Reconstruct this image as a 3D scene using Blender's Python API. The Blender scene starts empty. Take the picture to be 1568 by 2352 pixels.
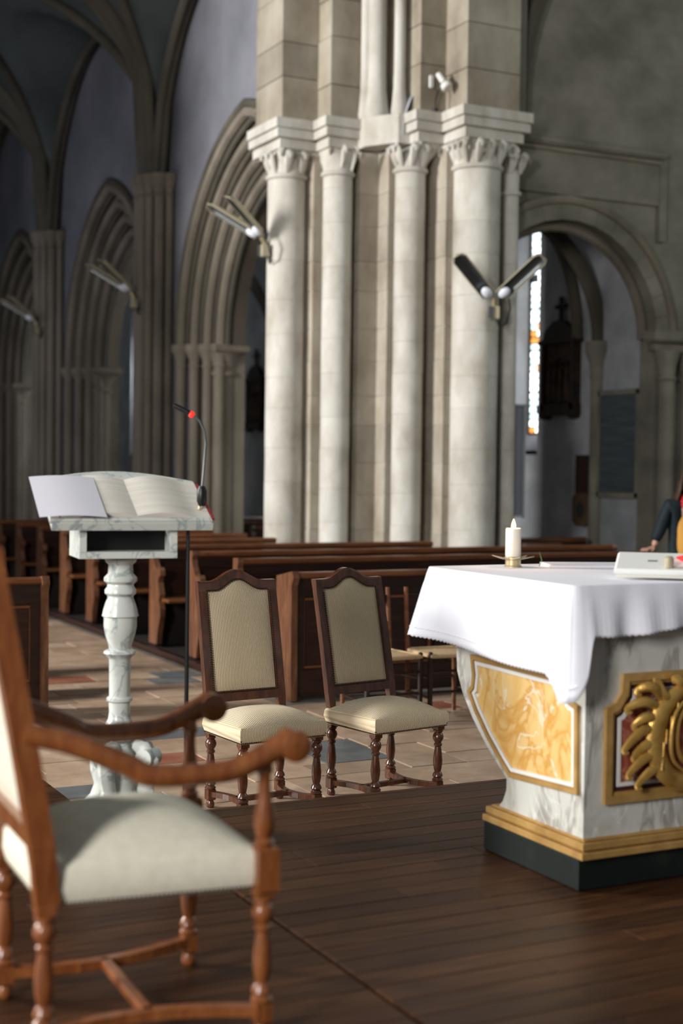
import bpy, bmesh, math, random
from mathutils import Vector, Matrix
random.seed(7)
PI = math.pi
S = bpy.context.scene
COL = S.collection

# ------------------------------------------------------------------ camera
F_PX, EYE = 3267.0, 1.70
yaw, roll, pitch = math.radians(26.85), 0.013, math.atan(100 / F_PX)
fw = Vector((math.sin(yaw) * math.cos(pitch), math.cos(yaw) * math.cos(pitch), -math.sin(pitch)))
rt = Vector((math.cos(yaw), -math.sin(yaw), 0))
up = rt.cross(fw)
rt2 = rt * math.cos(roll) + up * math.sin(roll)
up2 = -rt * math.sin(roll) + up * math.cos(roll)
cam = bpy.data.cameras.new('camera')
co = bpy.data.objects.new('camera', cam)
COL.objects.link(co)
co.matrix_world = Matrix(((rt2.x, up2.x, -fw.x, 0), (rt2.y, up2.y, -fw.y, 0), (rt2.z, up2.z, -fw.z, EYE), (0, 0, 0, 1)))
cam.sensor_fit = 'VERTICAL'; cam.sensor_height = 36; cam.sensor_width = 24
cam.lens = F_PX / 2352 * 36
cam.dof.use_dof = True; cam.dof.focus_distance = 7.0; cam.dof.aperture_fstop = 1.5
cam.clip_end = 200
S.camera = co

# ------------------------------------------------------------------ world, lights, exposure
w = bpy.data.worlds.new('world'); S.world = w; w.use_nodes = True
w.node_tree.nodes['Background'].inputs[0].default_value = (0.78, 0.86, 0.92, 1)
w.node_tree.nodes['Background'].inputs[1].default_value = 0.18
def area(name, loc, target, sx, sy, power, col):
    l = bpy.data.lights.new(name, 'AREA'); l.shape = 'RECTANGLE'; l.size = sx; l.size_y = sy
    l.energy = power; l.color = col
    o = bpy.data.objects.new(name, l); COL.objects.link(o)
    o.location = loc
    o.rotation_euler = (Vector(target) - Vector(loc)).to_track_quat('-Z', 'Y').to_euler()
    return o
area('transept_window_light', (-6.5, -0.8, 4.2), (2.4, 4.2, .8), 1.6, 3.2, 1000, (1.0, 0.98, 0.95))
area('crossing_window_light', (-8.0, 11.6, 5.8), (7.0, 12.9, 3.6), 2.2, 4.0, 3000, (1.0, 0.99, 0.96))
area('nave_window_light', (0.9, 20.5, 3.8), (6.3, 20.0, 3.4), 6.0, 1.6, 62, (0.80, 0.84, 1.0))
area('right_transept_fill', (14.5, 4.0, 6.5), (10.0, 13.5, 4.0), 2.0, 3.5, 170, (0.92, 1.0, 0.88))  # added fill for the dim aisle and transept wall, no window behind it
S.view_settings.view_transform = 'Standard'
S.view_settings.look = 'None'
S.view_settings.gamma = 1
S.view_settings.use_curve_mapping = False
S.view_settings.exposure = 0.0

# ------------------------------------------------------------------ helpers
def tag(o, label=None, cat=None, group=None, kind=None):
    if label: o['label'] = label
    if cat: o['category'] = cat
    if group: o['group'] = group
    if kind: o['kind'] = kind
    return o
def thing(name, label, cat, loc=(0, 0, 0), rz=0, group=None):
    o = bpy.data.objects.new(name, None); COL.objects.link(o)
    o.empty_display_size = .1
    o.location = loc; o.rotation_euler = (0, 0, rz)
    return tag(o, label, cat, group)
def struct(name, label=None):
    o = bpy.data.objects.new(name, None); COL.objects.link(o)
    o['kind'] = 'structure'
    if label: o['label'] = label
    return o
def copy_tree(o, parent=None):
    c = o.copy(); COL.objects.link(c)
    if parent: c.parent = parent
    for ch in [k for k in KIDS.get(o.name, [])]:
        copy_tree(ch, c)
    return c
KIDS = {}
def spline(P, m=6):
    P = [Vector(p) for p in P]; out = []
    Q = [P[0] * 2 - P[1]] + P + [P[-1] * 2 - P[-2]]
    for i in range(1, len(Q) - 2):
        a, b, c, d = Q[i - 1], Q[i], Q[i + 1], Q[i + 2]
        for k in range(m):
            t = k / m
            out.append(.5 * ((2 * b) + (c - a) * t + (2 * a - 5 * b + 4 * c - d) * t * t + (3 * b - a - 3 * c + d) * t ** 3))
    out.append(P[-1]); return out
def rspl(r, m=6):
    return [v.x for v in spline([(x, 0, 0) for x in r], m)]
class MB:
    def __init__(s): s.v = []; s.f = []; s.sm = []
    def add(s, vs, fs, smooth=False, M=None):
        n = len(s.v)
        for p in vs:
            p = Vector(p)
            s.v.append(M @ p if M is not None else p)
        for f in fs:
            s.f.append([n + i for i in f]); s.sm.append(smooth)
        return s
    def box(s, c, d, M=None, bev=0.0):
        x, y, z = c; a, b, h = d[0] / 2, d[1] / 2, d[2] / 2
        if bev <= 0:
            vs = [(x + i * a, y + j * b, z + k * h) for k in (-1, 1) for i, j in ((-1, -1), (1, -1), (1, 1), (-1, 1))]
            return s.add(vs, [(3, 2, 1, 0), (4, 5, 6, 7), (0, 1, 5, 4), (1, 2, 6, 5), (2, 3, 7, 6), (3, 0, 4, 7)], False, M)
        e = bev
        vs = []
        for z0, q in ((z - h, e), (z - h + e, 0), (z + h - e, 0), (z + h, e)):
            for i, j in ((-1, -1), (1, -1), (1, 1), (-1, 1)):
                vs.append((x + i * (a - q), y + j * (b - q), z0))
        fs = [(3, 2, 1, 0), (12, 13, 14, 15)]
        for k in range(3):
            for i in range(4):
                j = (i + 1) % 4
                fs.append((k * 4 + i, k * 4 + j, k * 4 + 4 + j, k * 4 + 4 + i))
        return s.add(vs, fs, False, M)
    def lathe(s, prof, c=(0, 0, 0), seg=20, M=None, smooth=True, cap=True):
        vs = []; fs = []
        for r, z in prof:
            for i in range(seg):
                a = 2 * PI * i / seg
                vs.append((c[0] + r * math.cos(a), c[1] + r * math.sin(a), c[2] + z))
        n = len(prof)
        for k in range(n - 1):
            for i in range(seg):
                j = (i + 1) % seg
                fs.append((k * seg + i, k * seg + j, (k + 1) * seg + j, (k + 1) * seg + i))
        s.add(vs, fs, smooth, M)
        if cap:
            s.add(vs[:seg], [tuple(range(seg - 1, -1, -1))], False, M)
            s.add(vs[-seg:], [tuple(range(seg))], False, M)
        return s
    def prism(s, poly, z0, z1, M=None, axis='z'):
        n = len(poly)
        def P(a, b, c):
            return (a, b, c) if axis == 'z' else ((c, a, b) if axis == 'x' else (a, c, b))
        vs = [P(a, b, z0) for a, b in poly] + [P(a, b, z1) for a, b in poly]
        fs = [tuple(range(n - 1, -1, -1)), tuple(range(n, 2 * n))]
        for i in range(n):
            j = (i + 1) % n
            fs.append((i, j, n + j, n + i))
        return s.add(vs, fs, False, M)
    def tube(s, path, rad, seg=10, M=None, flat=1.0, cap=True, upv=None):
        P = [Vector(p) for p in path]; n = len(P)
        if not hasattr(rad, '__len__'): rad = [rad] * n
        vs = []; fs = []
        prev = None
        for i in range(n):
            t = (P[min(i + 1, n - 1)] - P[max(i - 1, 0)]).normalized()
            if prev is None:
                u = Vector(upv) if upv else (Vector((0, 0, 1)) if abs(t.z) < .9 else Vector((1, 0, 0)))
            else: u = prev
            u = (u - t * u.dot(t)).normalized(); prev = u
            v = t.cross(u)
            for k in range(seg):
                a = 2 * PI * k / seg
                vs.append(P[i] + u * (math.cos(a) * rad[i]) + v * (math.sin(a) * rad[i] * flat))
        for i in range(n - 1):
            for k in range(seg):
                j = (k + 1) % seg
                fs.append((i * seg + k, i * seg + j, (i + 1) * seg + j, (i + 1) * seg + k))
        s.add(vs, fs, True, M)
        if cap:
            s.add(vs[:seg], [tuple(range(seg - 1, -1, -1))], True, M)
            s.add(vs[-seg:], [tuple(range(seg))], True, M)
        return s
    def ball(s, c, r, seg=8, M=None, sc=(1, 1, 1)):
        prof = [(max(math.sin(PI * k / seg), 1e-3), -math.cos(PI * k / seg)) for k in range(seg + 1)]
        T = Matrix.Translation(Vector(c)) @ Matrix.Diagonal((r * sc[0], r * sc[1], r * sc[2], 1))
        return s.lathe(prof, (0, 0, 0), seg + 2, (M @ T) if M is not None else T, True, False)
    def grid(s, nu, nv, fn, smooth=True, close=False, M=None):
        vs = [fn(i / (nu - 1), j / (nv - 1)) for j in range(nv) for i in range(nu)]
        fs = [(j * nu + i, j * nu + i + 1, (j + 1) * nu + i + 1, (j + 1) * nu + i) for j in range(nv - 1) for i in range(nu - 1)]
        return s.add(vs, fs, smooth, M)
    def mesh(s, name):
        me = bpy.data.meshes.new(name)
        me.from_pydata([tuple(v) for v in s.v], [], s.f)
        bm = bmesh.new(); bm.from_mesh(me)
        bmesh.ops.remove_doubles(bm, verts=bm.verts, dist=1e-5)
        bmesh.ops.recalc_face_normals(bm, faces=bm.faces)
        bm.to_mesh(me); bm.free()
        if any(s.sm):
            for p in me.polygons: p.use_smooth = True
            try: me.set_sharp_from_angle(angle=math.radians(38))
            except Exception: pass
        return me
    def build(s, name, mat, parent=None, loc=None):
        me = s.mesh(name)
        return place(me, name, mat, parent, loc)
def place(me, name, mat, parent=None, loc=None, rot=None):
    if mat is not None and not me.materials: me.materials.append(mat)
    o = bpy.data.objects.new(name, me); COL.objects.link(o)
    if parent is not None:
        o.parent = parent
        KIDS.setdefault(parent.name, []).append(o)
    if loc is not None: o.location = loc
    if rot is not None: o.rotation_euler = rot
    return o

def offset(poly, d):
    n = len(poly); ar = sum(poly[i][0] * poly[(i + 1) % n][1] - poly[(i + 1) % n][0] * poly[i][1] for i in range(n))
    sg = 1 if ar > 0 else -1
    out = []
    for i in range(n):
        p0, p1, p2 = Vector(poly[i - 1]), Vector(poly[i]), Vector(poly[(i + 1) % n])
        e1 = (p1 - p0).normalized(); e2 = (p2 - p1).normalized()
        n1 = Vector((-e1.y, e1.x)) * sg; n2 = Vector((-e2.y, e2.x)) * sg
        b = (n1 + n2)
        if b.length < 1e-4: b = n1
        b.normalize(); k = d / max(.45, b.dot(n1))
        out.append((p1.x + b.x * k, p1.y + b.y * k))
    return out

# ------------------------------------------------------------------ materials
def base_mat(name, rough=.6, metal=0, spec=.5):
    m = bpy.data.materials.new(name); m.use_nodes = True
    nt = m.node_tree; b = nt.nodes['Principled BSDF']
    b.inputs['Roughness'].default_value = rough; b.inputs['Metallic'].default_value = metal
    b.inputs['Specular IOR Level'].default_value = spec
    return m, nt, b
def plain(name, col, rough=.6, metal=0, spec=.5):
    m, nt, b = base_mat(name, rough, metal, spec)
    b.inputs['Base Color'].default_value = (*col, 1)
    return m
def coords(nt, scale, rnd=0.0, kind='Object'):
    tc = nt.nodes.new('ShaderNodeTexCoord'); mp = nt.nodes.new('ShaderNodeMapping')
    mp.inputs['Scale'].default_value = scale
    nt.links.new(tc.outputs[kind], mp.inputs[0])
    if rnd:
        oi = nt.nodes.new('ShaderNodeObjectInfo'); ml = nt.nodes.new('ShaderNodeMath'); ml.operation = 'MULTIPLY'
        ml.inputs[1].default_value = rnd
        nt.links.new(oi.outputs['Random'], ml.inputs[0])
        nt.links.new(ml.outputs[0], mp.inputs['Location'])
    return mp.outputs[0]
def ramp(nt, fac, cols):
    r = nt.nodes.new('ShaderNodeValToRGB')
    while len(r.color_ramp.elements) < len(cols): r.color_ramp.elements.new(.5)
    for e, (p, c) in zip(r.color_ramp.elements, cols):
        e.position = p; e.color = (*c, 1)
    nt.links.new(fac, r.inputs[0])
    return r.outputs[0]
def noise(nt, vec, scale, detail=5, rough=.55, dist=0):
    n = nt.nodes.new('ShaderNodeTexNoise')
    n.inputs['Scale'].default_value = scale; n.inputs['Detail'].default_value = detail
    n.inputs['Roughness'].default_value = rough; n.inputs['Distortion'].default_value = dist
    nt.links.new(vec, n.inputs['Vector'])
    return n.outputs['Fac']
def bump(nt, b, h, strength=.3, dist=.01):
    n = nt.nodes.new('ShaderNodeBump'); n.inputs['Strength'].default_value = strength; n.inputs['Distance'].default_value = dist
    nt.links.new(h, n.inputs['Height']); nt.links.new(n.outputs[0], b.inputs['Normal'])
def mixc(nt, fac, a, b_, mode='MULTIPLY'):
    n = nt.nodes.new('ShaderNodeMix'); n.data_type = 'RGBA'; n.blend_type = mode
    if hasattr(fac, 'links') or not isinstance(fac, (int, float)): nt.links.new(fac, n.inputs[0])
    else: n.inputs[0].default_value = fac
    for v, i in ((a, 6), (b_, 7)):
        if isinstance(v, tuple): n.inputs[i].default_value = (*v, 1)
        else: nt.links.new(v, n.inputs[i])
    return n.outputs[2]
def noisy(name, cols, scale=3, rough=.8, stretch=(1, 1, 1), bmp=.2, rnd=0.0, var=0.0, spec=.3, bdist=.006, detail=6, dist=0, fine=18, metal=0):
    m, nt, b = base_mat(name, rough, metal, spec)
    v = coords(nt, stretch, rnd)
    n = noise(nt, v, scale, detail, .6, dist)
    c = ramp(nt, n, cols)
    if var:
        oi = nt.nodes.new('ShaderNodeObjectInfo')
        k = ramp(nt, oi.outputs['Random'], [(0, (1 - var,) * 3), (.5, (1, 1 - var * .1, 1 - var * .15)), (1, (1 + var * .5,) * 3)])
        c = mixc(nt, 1.0, c, k)
    nt.links.new(c, b.inputs['Base Color'])
    bump(nt, b, noise(nt, v, scale * fine / 3, 4), bmp, bdist)
    return m
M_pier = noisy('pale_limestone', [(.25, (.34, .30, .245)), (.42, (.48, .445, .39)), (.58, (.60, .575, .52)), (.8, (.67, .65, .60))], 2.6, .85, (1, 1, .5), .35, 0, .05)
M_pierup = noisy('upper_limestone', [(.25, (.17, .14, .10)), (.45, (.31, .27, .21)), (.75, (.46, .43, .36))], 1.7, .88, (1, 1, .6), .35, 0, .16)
M_core = noisy('shaded_limestone', [(.25, (.22, .18, .13)), (.45, (.36, .315, .25)), (.75, (.50, .46, .39))], 2.2, .88, (1, 1, .6), .35, 0, .10)  # browner than the shafts: shade on the core faces put into the colour
M_stone = noisy('brown_moulding_stone', [(.25, (.10, .085, .062)), (.5, (.19, .16, .125)), (.78, (.29, .25, .20))], 1.6, .9, (1, 1, .4), .3)
M_rib = noisy('rib_stone', [(.3, (.055, .05, .038)), (.7, (.12, .105, .08))], 1.5, .9, (1, 1, .5), .3)
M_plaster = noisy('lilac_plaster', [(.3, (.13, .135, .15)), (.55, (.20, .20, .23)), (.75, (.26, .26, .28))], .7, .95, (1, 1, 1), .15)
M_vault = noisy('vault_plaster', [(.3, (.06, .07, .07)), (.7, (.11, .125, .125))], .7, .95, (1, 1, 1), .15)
M_trans = noisy('transept_plaster', [(.3, (.115, .11, .085)), (.5, (.19, .175, .14)), (.72, (.27, .25, .205))], 1.1, .92, (1, 1, 1.4), .25)
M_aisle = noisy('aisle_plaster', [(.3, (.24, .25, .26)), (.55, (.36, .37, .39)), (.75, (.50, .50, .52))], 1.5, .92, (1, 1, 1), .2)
M_dark = plain('dark_interior', (.02, .02, .02), .9)
M_bed = noisy('floor_mortar', [(.3, (.10, .085, .07)), (.7, (.20, .175, .15))], 9, .9, (1, 1, 1), .4)
M_slab = noisy('floor_slab_tan', [(.25, (.27, .18, .115)), (.5, (.41, .285, .195)), (.68, (.50, .37, .27)), (.82, (.62, .51, .41))], 3.2, .42, (1, 1, 1), .35, 30, .16, .45)
M_slabg = noisy('floor_slab_blue', [(.3, (.085, .095, .10)), (.7, (.17, .18, .18))], 4, .4, (1, 1, 1), .3, 30, .1, .45)
M_slabr = noisy('floor_slab_red', [(.3, (.22, .07, .04)), (.7, (.34, .14, .09))], 4, .5, (1, 1, 1), .3, 30, .1)
def woodmat(name, c1, c2, c3, rough=.35, scale=6, stretch=(1, 8, 8), rnd=20, var=0, spec=.45, coat=0):
    m = noisy(name, [(.28, c1), (.5, c2), (.75, c3)], scale, rough, stretch, .12, rnd, var, spec, .003, 5, .6)
    if coat:
        b = m.node_tree.nodes['Principled BSDF']; b.inputs['Coat Weight'].default_value = coat; b.inputs['Coat Roughness'].default_value = .15
    return m
M_plank = woodmat('platform_oak', (.022, .0075, .0025), (.046, .017, .0058), (.088, .036, .012), .46, 3.0, (1.2, 16, 1), 40, .32, .22)
M_pew = woodmat('pew_wood', (.009, .003, .0015), (.020, .006, .003), (.038, .012, .005), .36, 3.5, (1, 8, 8), 30, .2, .5)
M_pewend = woodmat('pew_end_lit_wood', (.06, .022, .010), (.12, .048, .022), (.20, .09, .045), .36, 3.5, (8, 8, 1.2), 30, .15, .5)  # orange light on the end boards put into the wood colour
M_chairw = woodmat('dark_walnut', (.034, .011, .005), (.075, .023, .009), (.125, .04, .015), .26, 5, (6, 6, 1.2), 0, 0, .6, .3)
M_chairo = woodmat('lit_walnut', (.13, .035, .010), (.21, .065, .018), (.29, .105, .032), .3, 5, (6, 6, 1.2), 0, 0, .5, .25)  # lit copy of the walnut, foreground light put into its orange
M_straw = noisy('straw_seat', [(.3, (.42, .27, .14)), (.7, (.66, .47, .28))], 20, .7, (8, 1, 1), .4)
M_gold = noisy('gold_paint', [(.3, (.34, .19, .055)), (.6, (.50, .30, .10)), (.8, (.60, .40, .16))], 8, .42, (1, 1, 1), .2, metal=.25)
M_goldl = noisy('gilding', [(.3, (.40, .22, .045)), (.7, (.72, .45, .13))], 10, .33, (1, 1, 1), .2, metal=.55)
M_white = plain('white_line_paint', (.72, .71, .68), .5)
M_maroon = plain('maroon_line', (.055, .012, .010), .5)
M_plinth = noisy('dark_green_plinth', [(.3, (.003, .006, .005)), (.6, (.007, .011, .009)), (.8, (.02, .024, .02))], 4, .5, (1, 1, 1), .1)
def marble(name, bg, mid, vein, scale=2.5, vw=.06, white=None, rough=.3, stretch=(1, 1, 1), rot=(0, 0, 0)):
    m, nt, b = base_mat(name, rough)
    v = coords(nt, stretch); v.node.inputs['Rotation'].default_value = rot
    n1 = noise(nt, v, scale, 6, .6, 1.2)
    c = ramp(nt, n1, [(.30, mid), (.5, bg), (.7, bg)])
    n2 = noise(nt, v, scale * 1.1, 4, .55, .9)
    k = ramp(nt, n2, [(.5 - vw, (0, 0, 0)), (.5, (1, 1, 1)), (.5 + vw, (0, 0, 0))])
    c = mixc(nt, k, c, vein, 'MIX')
    if white:
        n3 = noise(nt, v, scale * .9, 3, .5, 1.6)
        # white veins use a shifted pattern
        k2 = ramp(nt, n3, [(.57, (0, 0, 0)), (.585, (.9,) * 3), (.60, (0, 0, 0))])
        c = mixc(nt, k2, c, white, 'MIX')
    nt.links.new(c, b.inputs['Base Color'])
    return m
M_marble = marble('grey_painted_marble', (.58, .57, .52), (.42, .40, .35), (.32, .30, .26), 2.2, .06, (.70, .70, .66), .35, (2.2, 2.2, .8), (.7, .5, 0))
M_yellow = marble('yellow_painted_marble', (.74, .50, .20), (.66, .37, .09), (.60, .30, .06), 3.4, .05, (.80, .72, .58), .3, (1.5, 1.5, 1))
M_red = marble('red_painted_marble', (.28, .065, .04), (.13, .03, .02), (.42, .17, .11), 7, .05, (.6, .55, .5), .3)
M_lect = marble('white_veined_marble', (.62, .64, .59), (.48, .51, .47), (.34, .38, .38), 6, .03, None, .28)
M_cloth = None
def clothmat():
    m, nt, b = base_mat('white_linen', .9, 0, .2)
    b.inputs['Base Color'].default_value = (.86, .86, .92, 1)
    b.inputs['Subsurface Weight'].default_value = .0
    v = coords(nt, (1, 1, 1)); bump(nt, b, noise(nt, v, 14, 3), .15, .01)
    return m
M_cloth = clothmat()
def corduroy():
    m, nt, b = base_mat('cream_corduroy', .85, 0, .2)
    v = coords(nt, (1, 1, 1))
    wv = nt.nodes.new('ShaderNodeTexWave'); wv.wave_type = 'BANDS'; wv.bands_direction = 'X'
    wv.inputs['Scale'].default_value = 1.0 / .0082 * .314; wv.inputs['Distortion'].default_value = .25
    wv.inputs['Detail'].default_value = 1; wv.inputs['Detail Scale'].default_value = 3
    nt.links.new(v, wv.inputs[0])
    c = ramp(nt, wv.outputs['Fac'], [(0.0, (.45, .35, .22)), (.35, (.60, .48, .31)), (1, (.68, .56, .38))])
    nt.links.new(c, b.inputs['Base Color'])
    b.inputs['Sheen Weight'].default_value = .25
    bump(nt, b, wv.outputs['Fac'], .8, .003)
    return m
M_cord = corduroy()
M_cordarm = noisy('pale_cream_upholstery', [(.3, (.64, .60, .48)), (.7, (.74, .70, .57))], 30, .85, (1, 1, 1), .2)
M_nail = plain('bronze_nails', (.05, .035, .02), .35, .7)
M_black = plain('black_metal', (.012, .012, .013), .4, .3)
M_page = noisy('book_page', [(.3, (.66, .61, .53)), (.7, (.78, .74, .66))], 2, .6, (2, 26, 1), .05)
M_sheet = plain('white_paper', (.74, .72, .78), .5)
M_bookred = plain('red_book_cover', (.30, .03, .03), .5)
M_lampw = plain('cream_lamp_metal', (.46, .40, .28), .4, .2)
M_refl = plain('lamp_reflector', (.13, .14, .14), .35, .7)
M_bulb = plain('lamp_glass', (.75, .77, .85), .15)
M_wax = plain('candle_wax', (.88, .80, .68), .5); M_wax.node_tree.nodes['Principled BSDF'].inputs['Subsurface Weight'].default_value = .3
M_wax.node_tree.nodes['Principled BSDF'].inputs['Subsurface Radius'].default_value = (.03, .015, .008)
def emis(name, col, st):
    m, nt, b = base_mat(name)
    b.inputs['Base Color'].default_value = (*col, 1)
    b.inputs['Emission Color'].default_value = (*col, 1); b.inputs['Emission Strength'].default_value = st
    return m
M_flame = emis('candle_flame', (1, .62, .25), 14)
M_glass = [emis('leaded_glass_clear', (.78, .93, 1.0), 2.6), emis('leaded_glass_pale', (.70, .95, .95), 1.5),
           emis('leaded_glass_amber', (1.0, .36, .08), 1.0), emis('leaded_glass_white', (1, 1, 1), 3.6)]
M_darkwood = noisy('blackened_oak', [(.3, (.010, .008, .006)), (.7, (.035, .022, .014))], 8, .5, (1, 1, 1), .3)
M_slate = noisy('dark_slate', [(.3, (.045, .055, .06)), (.6, (.075, .09, .095)), (.8, (.15, .17, .18))], 3, .5, (1, .6, 7), .1)
M_brass = plain('brass', (.62, .50, .30), .35, .7)

# ------------------------------------------------------------------ floor
floor = MB().box((6, 12, -.06), (34, 48, .10)).build('floor', M_bed)
floor['kind'] = 'structure'
def slabs(x0, x1, y0, y1):
    y = y0
    while y < y1 - .05:
        h = min(random.uniform(.26, .44), y1 - y)
        x = x0 - random.uniform(0, .3)
        while x < x1:
            wd = random.uniform(.34, .85)
            a, b = max(x, x0), min(x + wd, x1)
            if b - a > .06:
                g = .004
                jt = lambda: random.uniform(-.004, .006)
                zt = random.uniform(-.003, .003)
                pts = [(a + g, y + g + jt()), (b - g, y + g + jt()), (b - g + jt(), y + h - g), (a + g + jt(), y + h - g)]
                cx, cy = (a + b) / 2, y + h / 2
                mb = MB(); e = .002
                top = [(cx + (px - cx) * (1 - e / wd * 2), cy + (py - cy) * (1 - e / h * 2), zt) for px, py in pts]
                vs = [(px, py, -.0095) for px, py in pts] + [(px, py, zt - .001) for px, py in pts] + top
                fs = [(8, 9, 10, 11)] + [(k * 4 + i, k * 4 + (i + 1) % 4, k * 4 + 4 + (i + 1) % 4, k * 4 + 4 + i) for k in (0, 1) for i in range(4)]
                mb.add(vs, fs)
                r = random.random()
                mb.build('paving_slab', M_slabg if r < .05 else (M_slabr if r < .07 else M_slab), floor)
            x += wd
        y += h
slabs(.6, 6.4, 5.60, 9.2)
slabs(2.62, 4.22, 9.2, 15.2)

# raised wooden platform
plat = thing('wooden_platform', 'low platform of dark brown oak boards under the altar and the armchair', 'platform')
MB().box((2.5, 2.5, .1225), (9.0, 6.1, .241)).build('base', M_plank, plat)
MB().box((.30, 5.97, .1225), (2.84, .82, .241)).build('side_base', M_plank, plat)
def planks(x0, x1, y0, y1, ph, L0):
    y = y0
    while y < y1 - .01:
        h = min(ph, y1 - y); x = x0 - random.uniform(0, L0)
        while x < x1:
            L = L0 * random.uniform(.8, 1.25)
            a, b = max(x, x0), min(x + L, x1)
            if b - a > .05:
                MB().box(((a + b) / 2, y + h / 2, .2515 + random.uniform(-.0008, 0)), (b - a - .003, h - .003, .017), None, .0015).build('plank', M_plank, plat)
            x += L
        y += h
planks(1.86, 5.6, 2.75, 5.55, .115, 1.5)
planks(-.3, 1.845, 2.75, 5.55, .115, 1.5)
planks(.1, 1.72, 5.55, 6.38, .115, 1.3)
mb = MB()
for k in range(28): mb.box((2.6, -.45 + .115 * k, .2515), (8.6, .112, .017))
mb.build('rear_boards', M_plank, plat)['kind'] = 'stuff'
MB().box((4.36, 5.557, .13), (5.28, .016, .25)).build('edge_board', M_plank, plat)

# ------------------------------------------------------------------ crossing pier
pier = thing('crossing_pier', 'great pale stone crossing pier with clustered round shafts and carved capitals', 'pier')
core = [(6.55, 14.45), (6.55, 13.69), (6.95, 13.69), (6.95, 13.40), (7.17, 13.40), (7.17, 13.17), (7.55, 13.17), (7.55, 12.63), (8.32, 12.63), (8.32, 13.3), (7.9, 14.45)]
def inset(poly, d):
    cx = sum(p[0] for p in poly) / len(poly); cy = sum(p[1] for p in poly) / len(poly)
    return [(cx + (x - cx) * (1 - d), cy + (y - cy) * (1 - d)) for x, y in poly]
z = .0; k = 0
while z < 5.0:
    h = min([.34, .40, .31, .37][k % 4], 5.04 - z)
    off = random.uniform(-.004, .004)
    MB().prism([(x + off, y + off) for x, y in core], z + .004, z + h - .004).build('stone_course', M_core, pier)
    z += h; k += 1
MB().prism(offset(core, .012), .0, 5.04).build('mortar_core', M_pier, pier)
shafts = [('A', 6.36, 13.96, .205), ('B', 6.74, 13.50, .155), ('C', 7.31, 12.96, .158), ('D', 7.85, 12.52, .242), ('E', 8.27, 12.53, .085)]
for nm, sx, sy, r in shafts:
    zt = 4.76 if nm != 'E' else 4.55
    z = .34; k = random.randint(0, 3)
    MB().lathe([(r + .09, 0), (r + .09, .16), (r + .06, .2), (r + .02, .22), (r + .05, .27), (r + .05, .30), (r, .34)], (sx, sy, 0), 24).build('shaft_base', M_pier, pier)
    while z < zt - .01:
        h = min([.36, .42, .33, .46][k % 4], zt - z)
        if zt - z - h < .12: h = zt - z
        e = .004
        MB().lathe([(r - e, 0), (r, e), (r, h - e), (r - e, h)], (sx + random.uniform(-.002, .002), sy, z), 28, cap=False).build('shaft_drum', M_pier, pier)
        z += h; k += 1
    # astragal and capital
    MB().lathe([(r, 0), (r + .022, .012), (r + .028, .03), (r + .018, .048), (r, .055)], (sx, sy, zt), 28, cap=False).build('neck_ring', M_pier, pier)
blocks = {  # x0,x1,y0,y1 of the square orders above each capital
    'A': (6.204, 6.70, 13.756, 14.45), 'B': (6.624, 7.02, 13.453, 13.80), 'C': (7.307, 7.66, 12.77, 13.25), 'D': (7.61, 8.24, 12.35, 13.2)}
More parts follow.
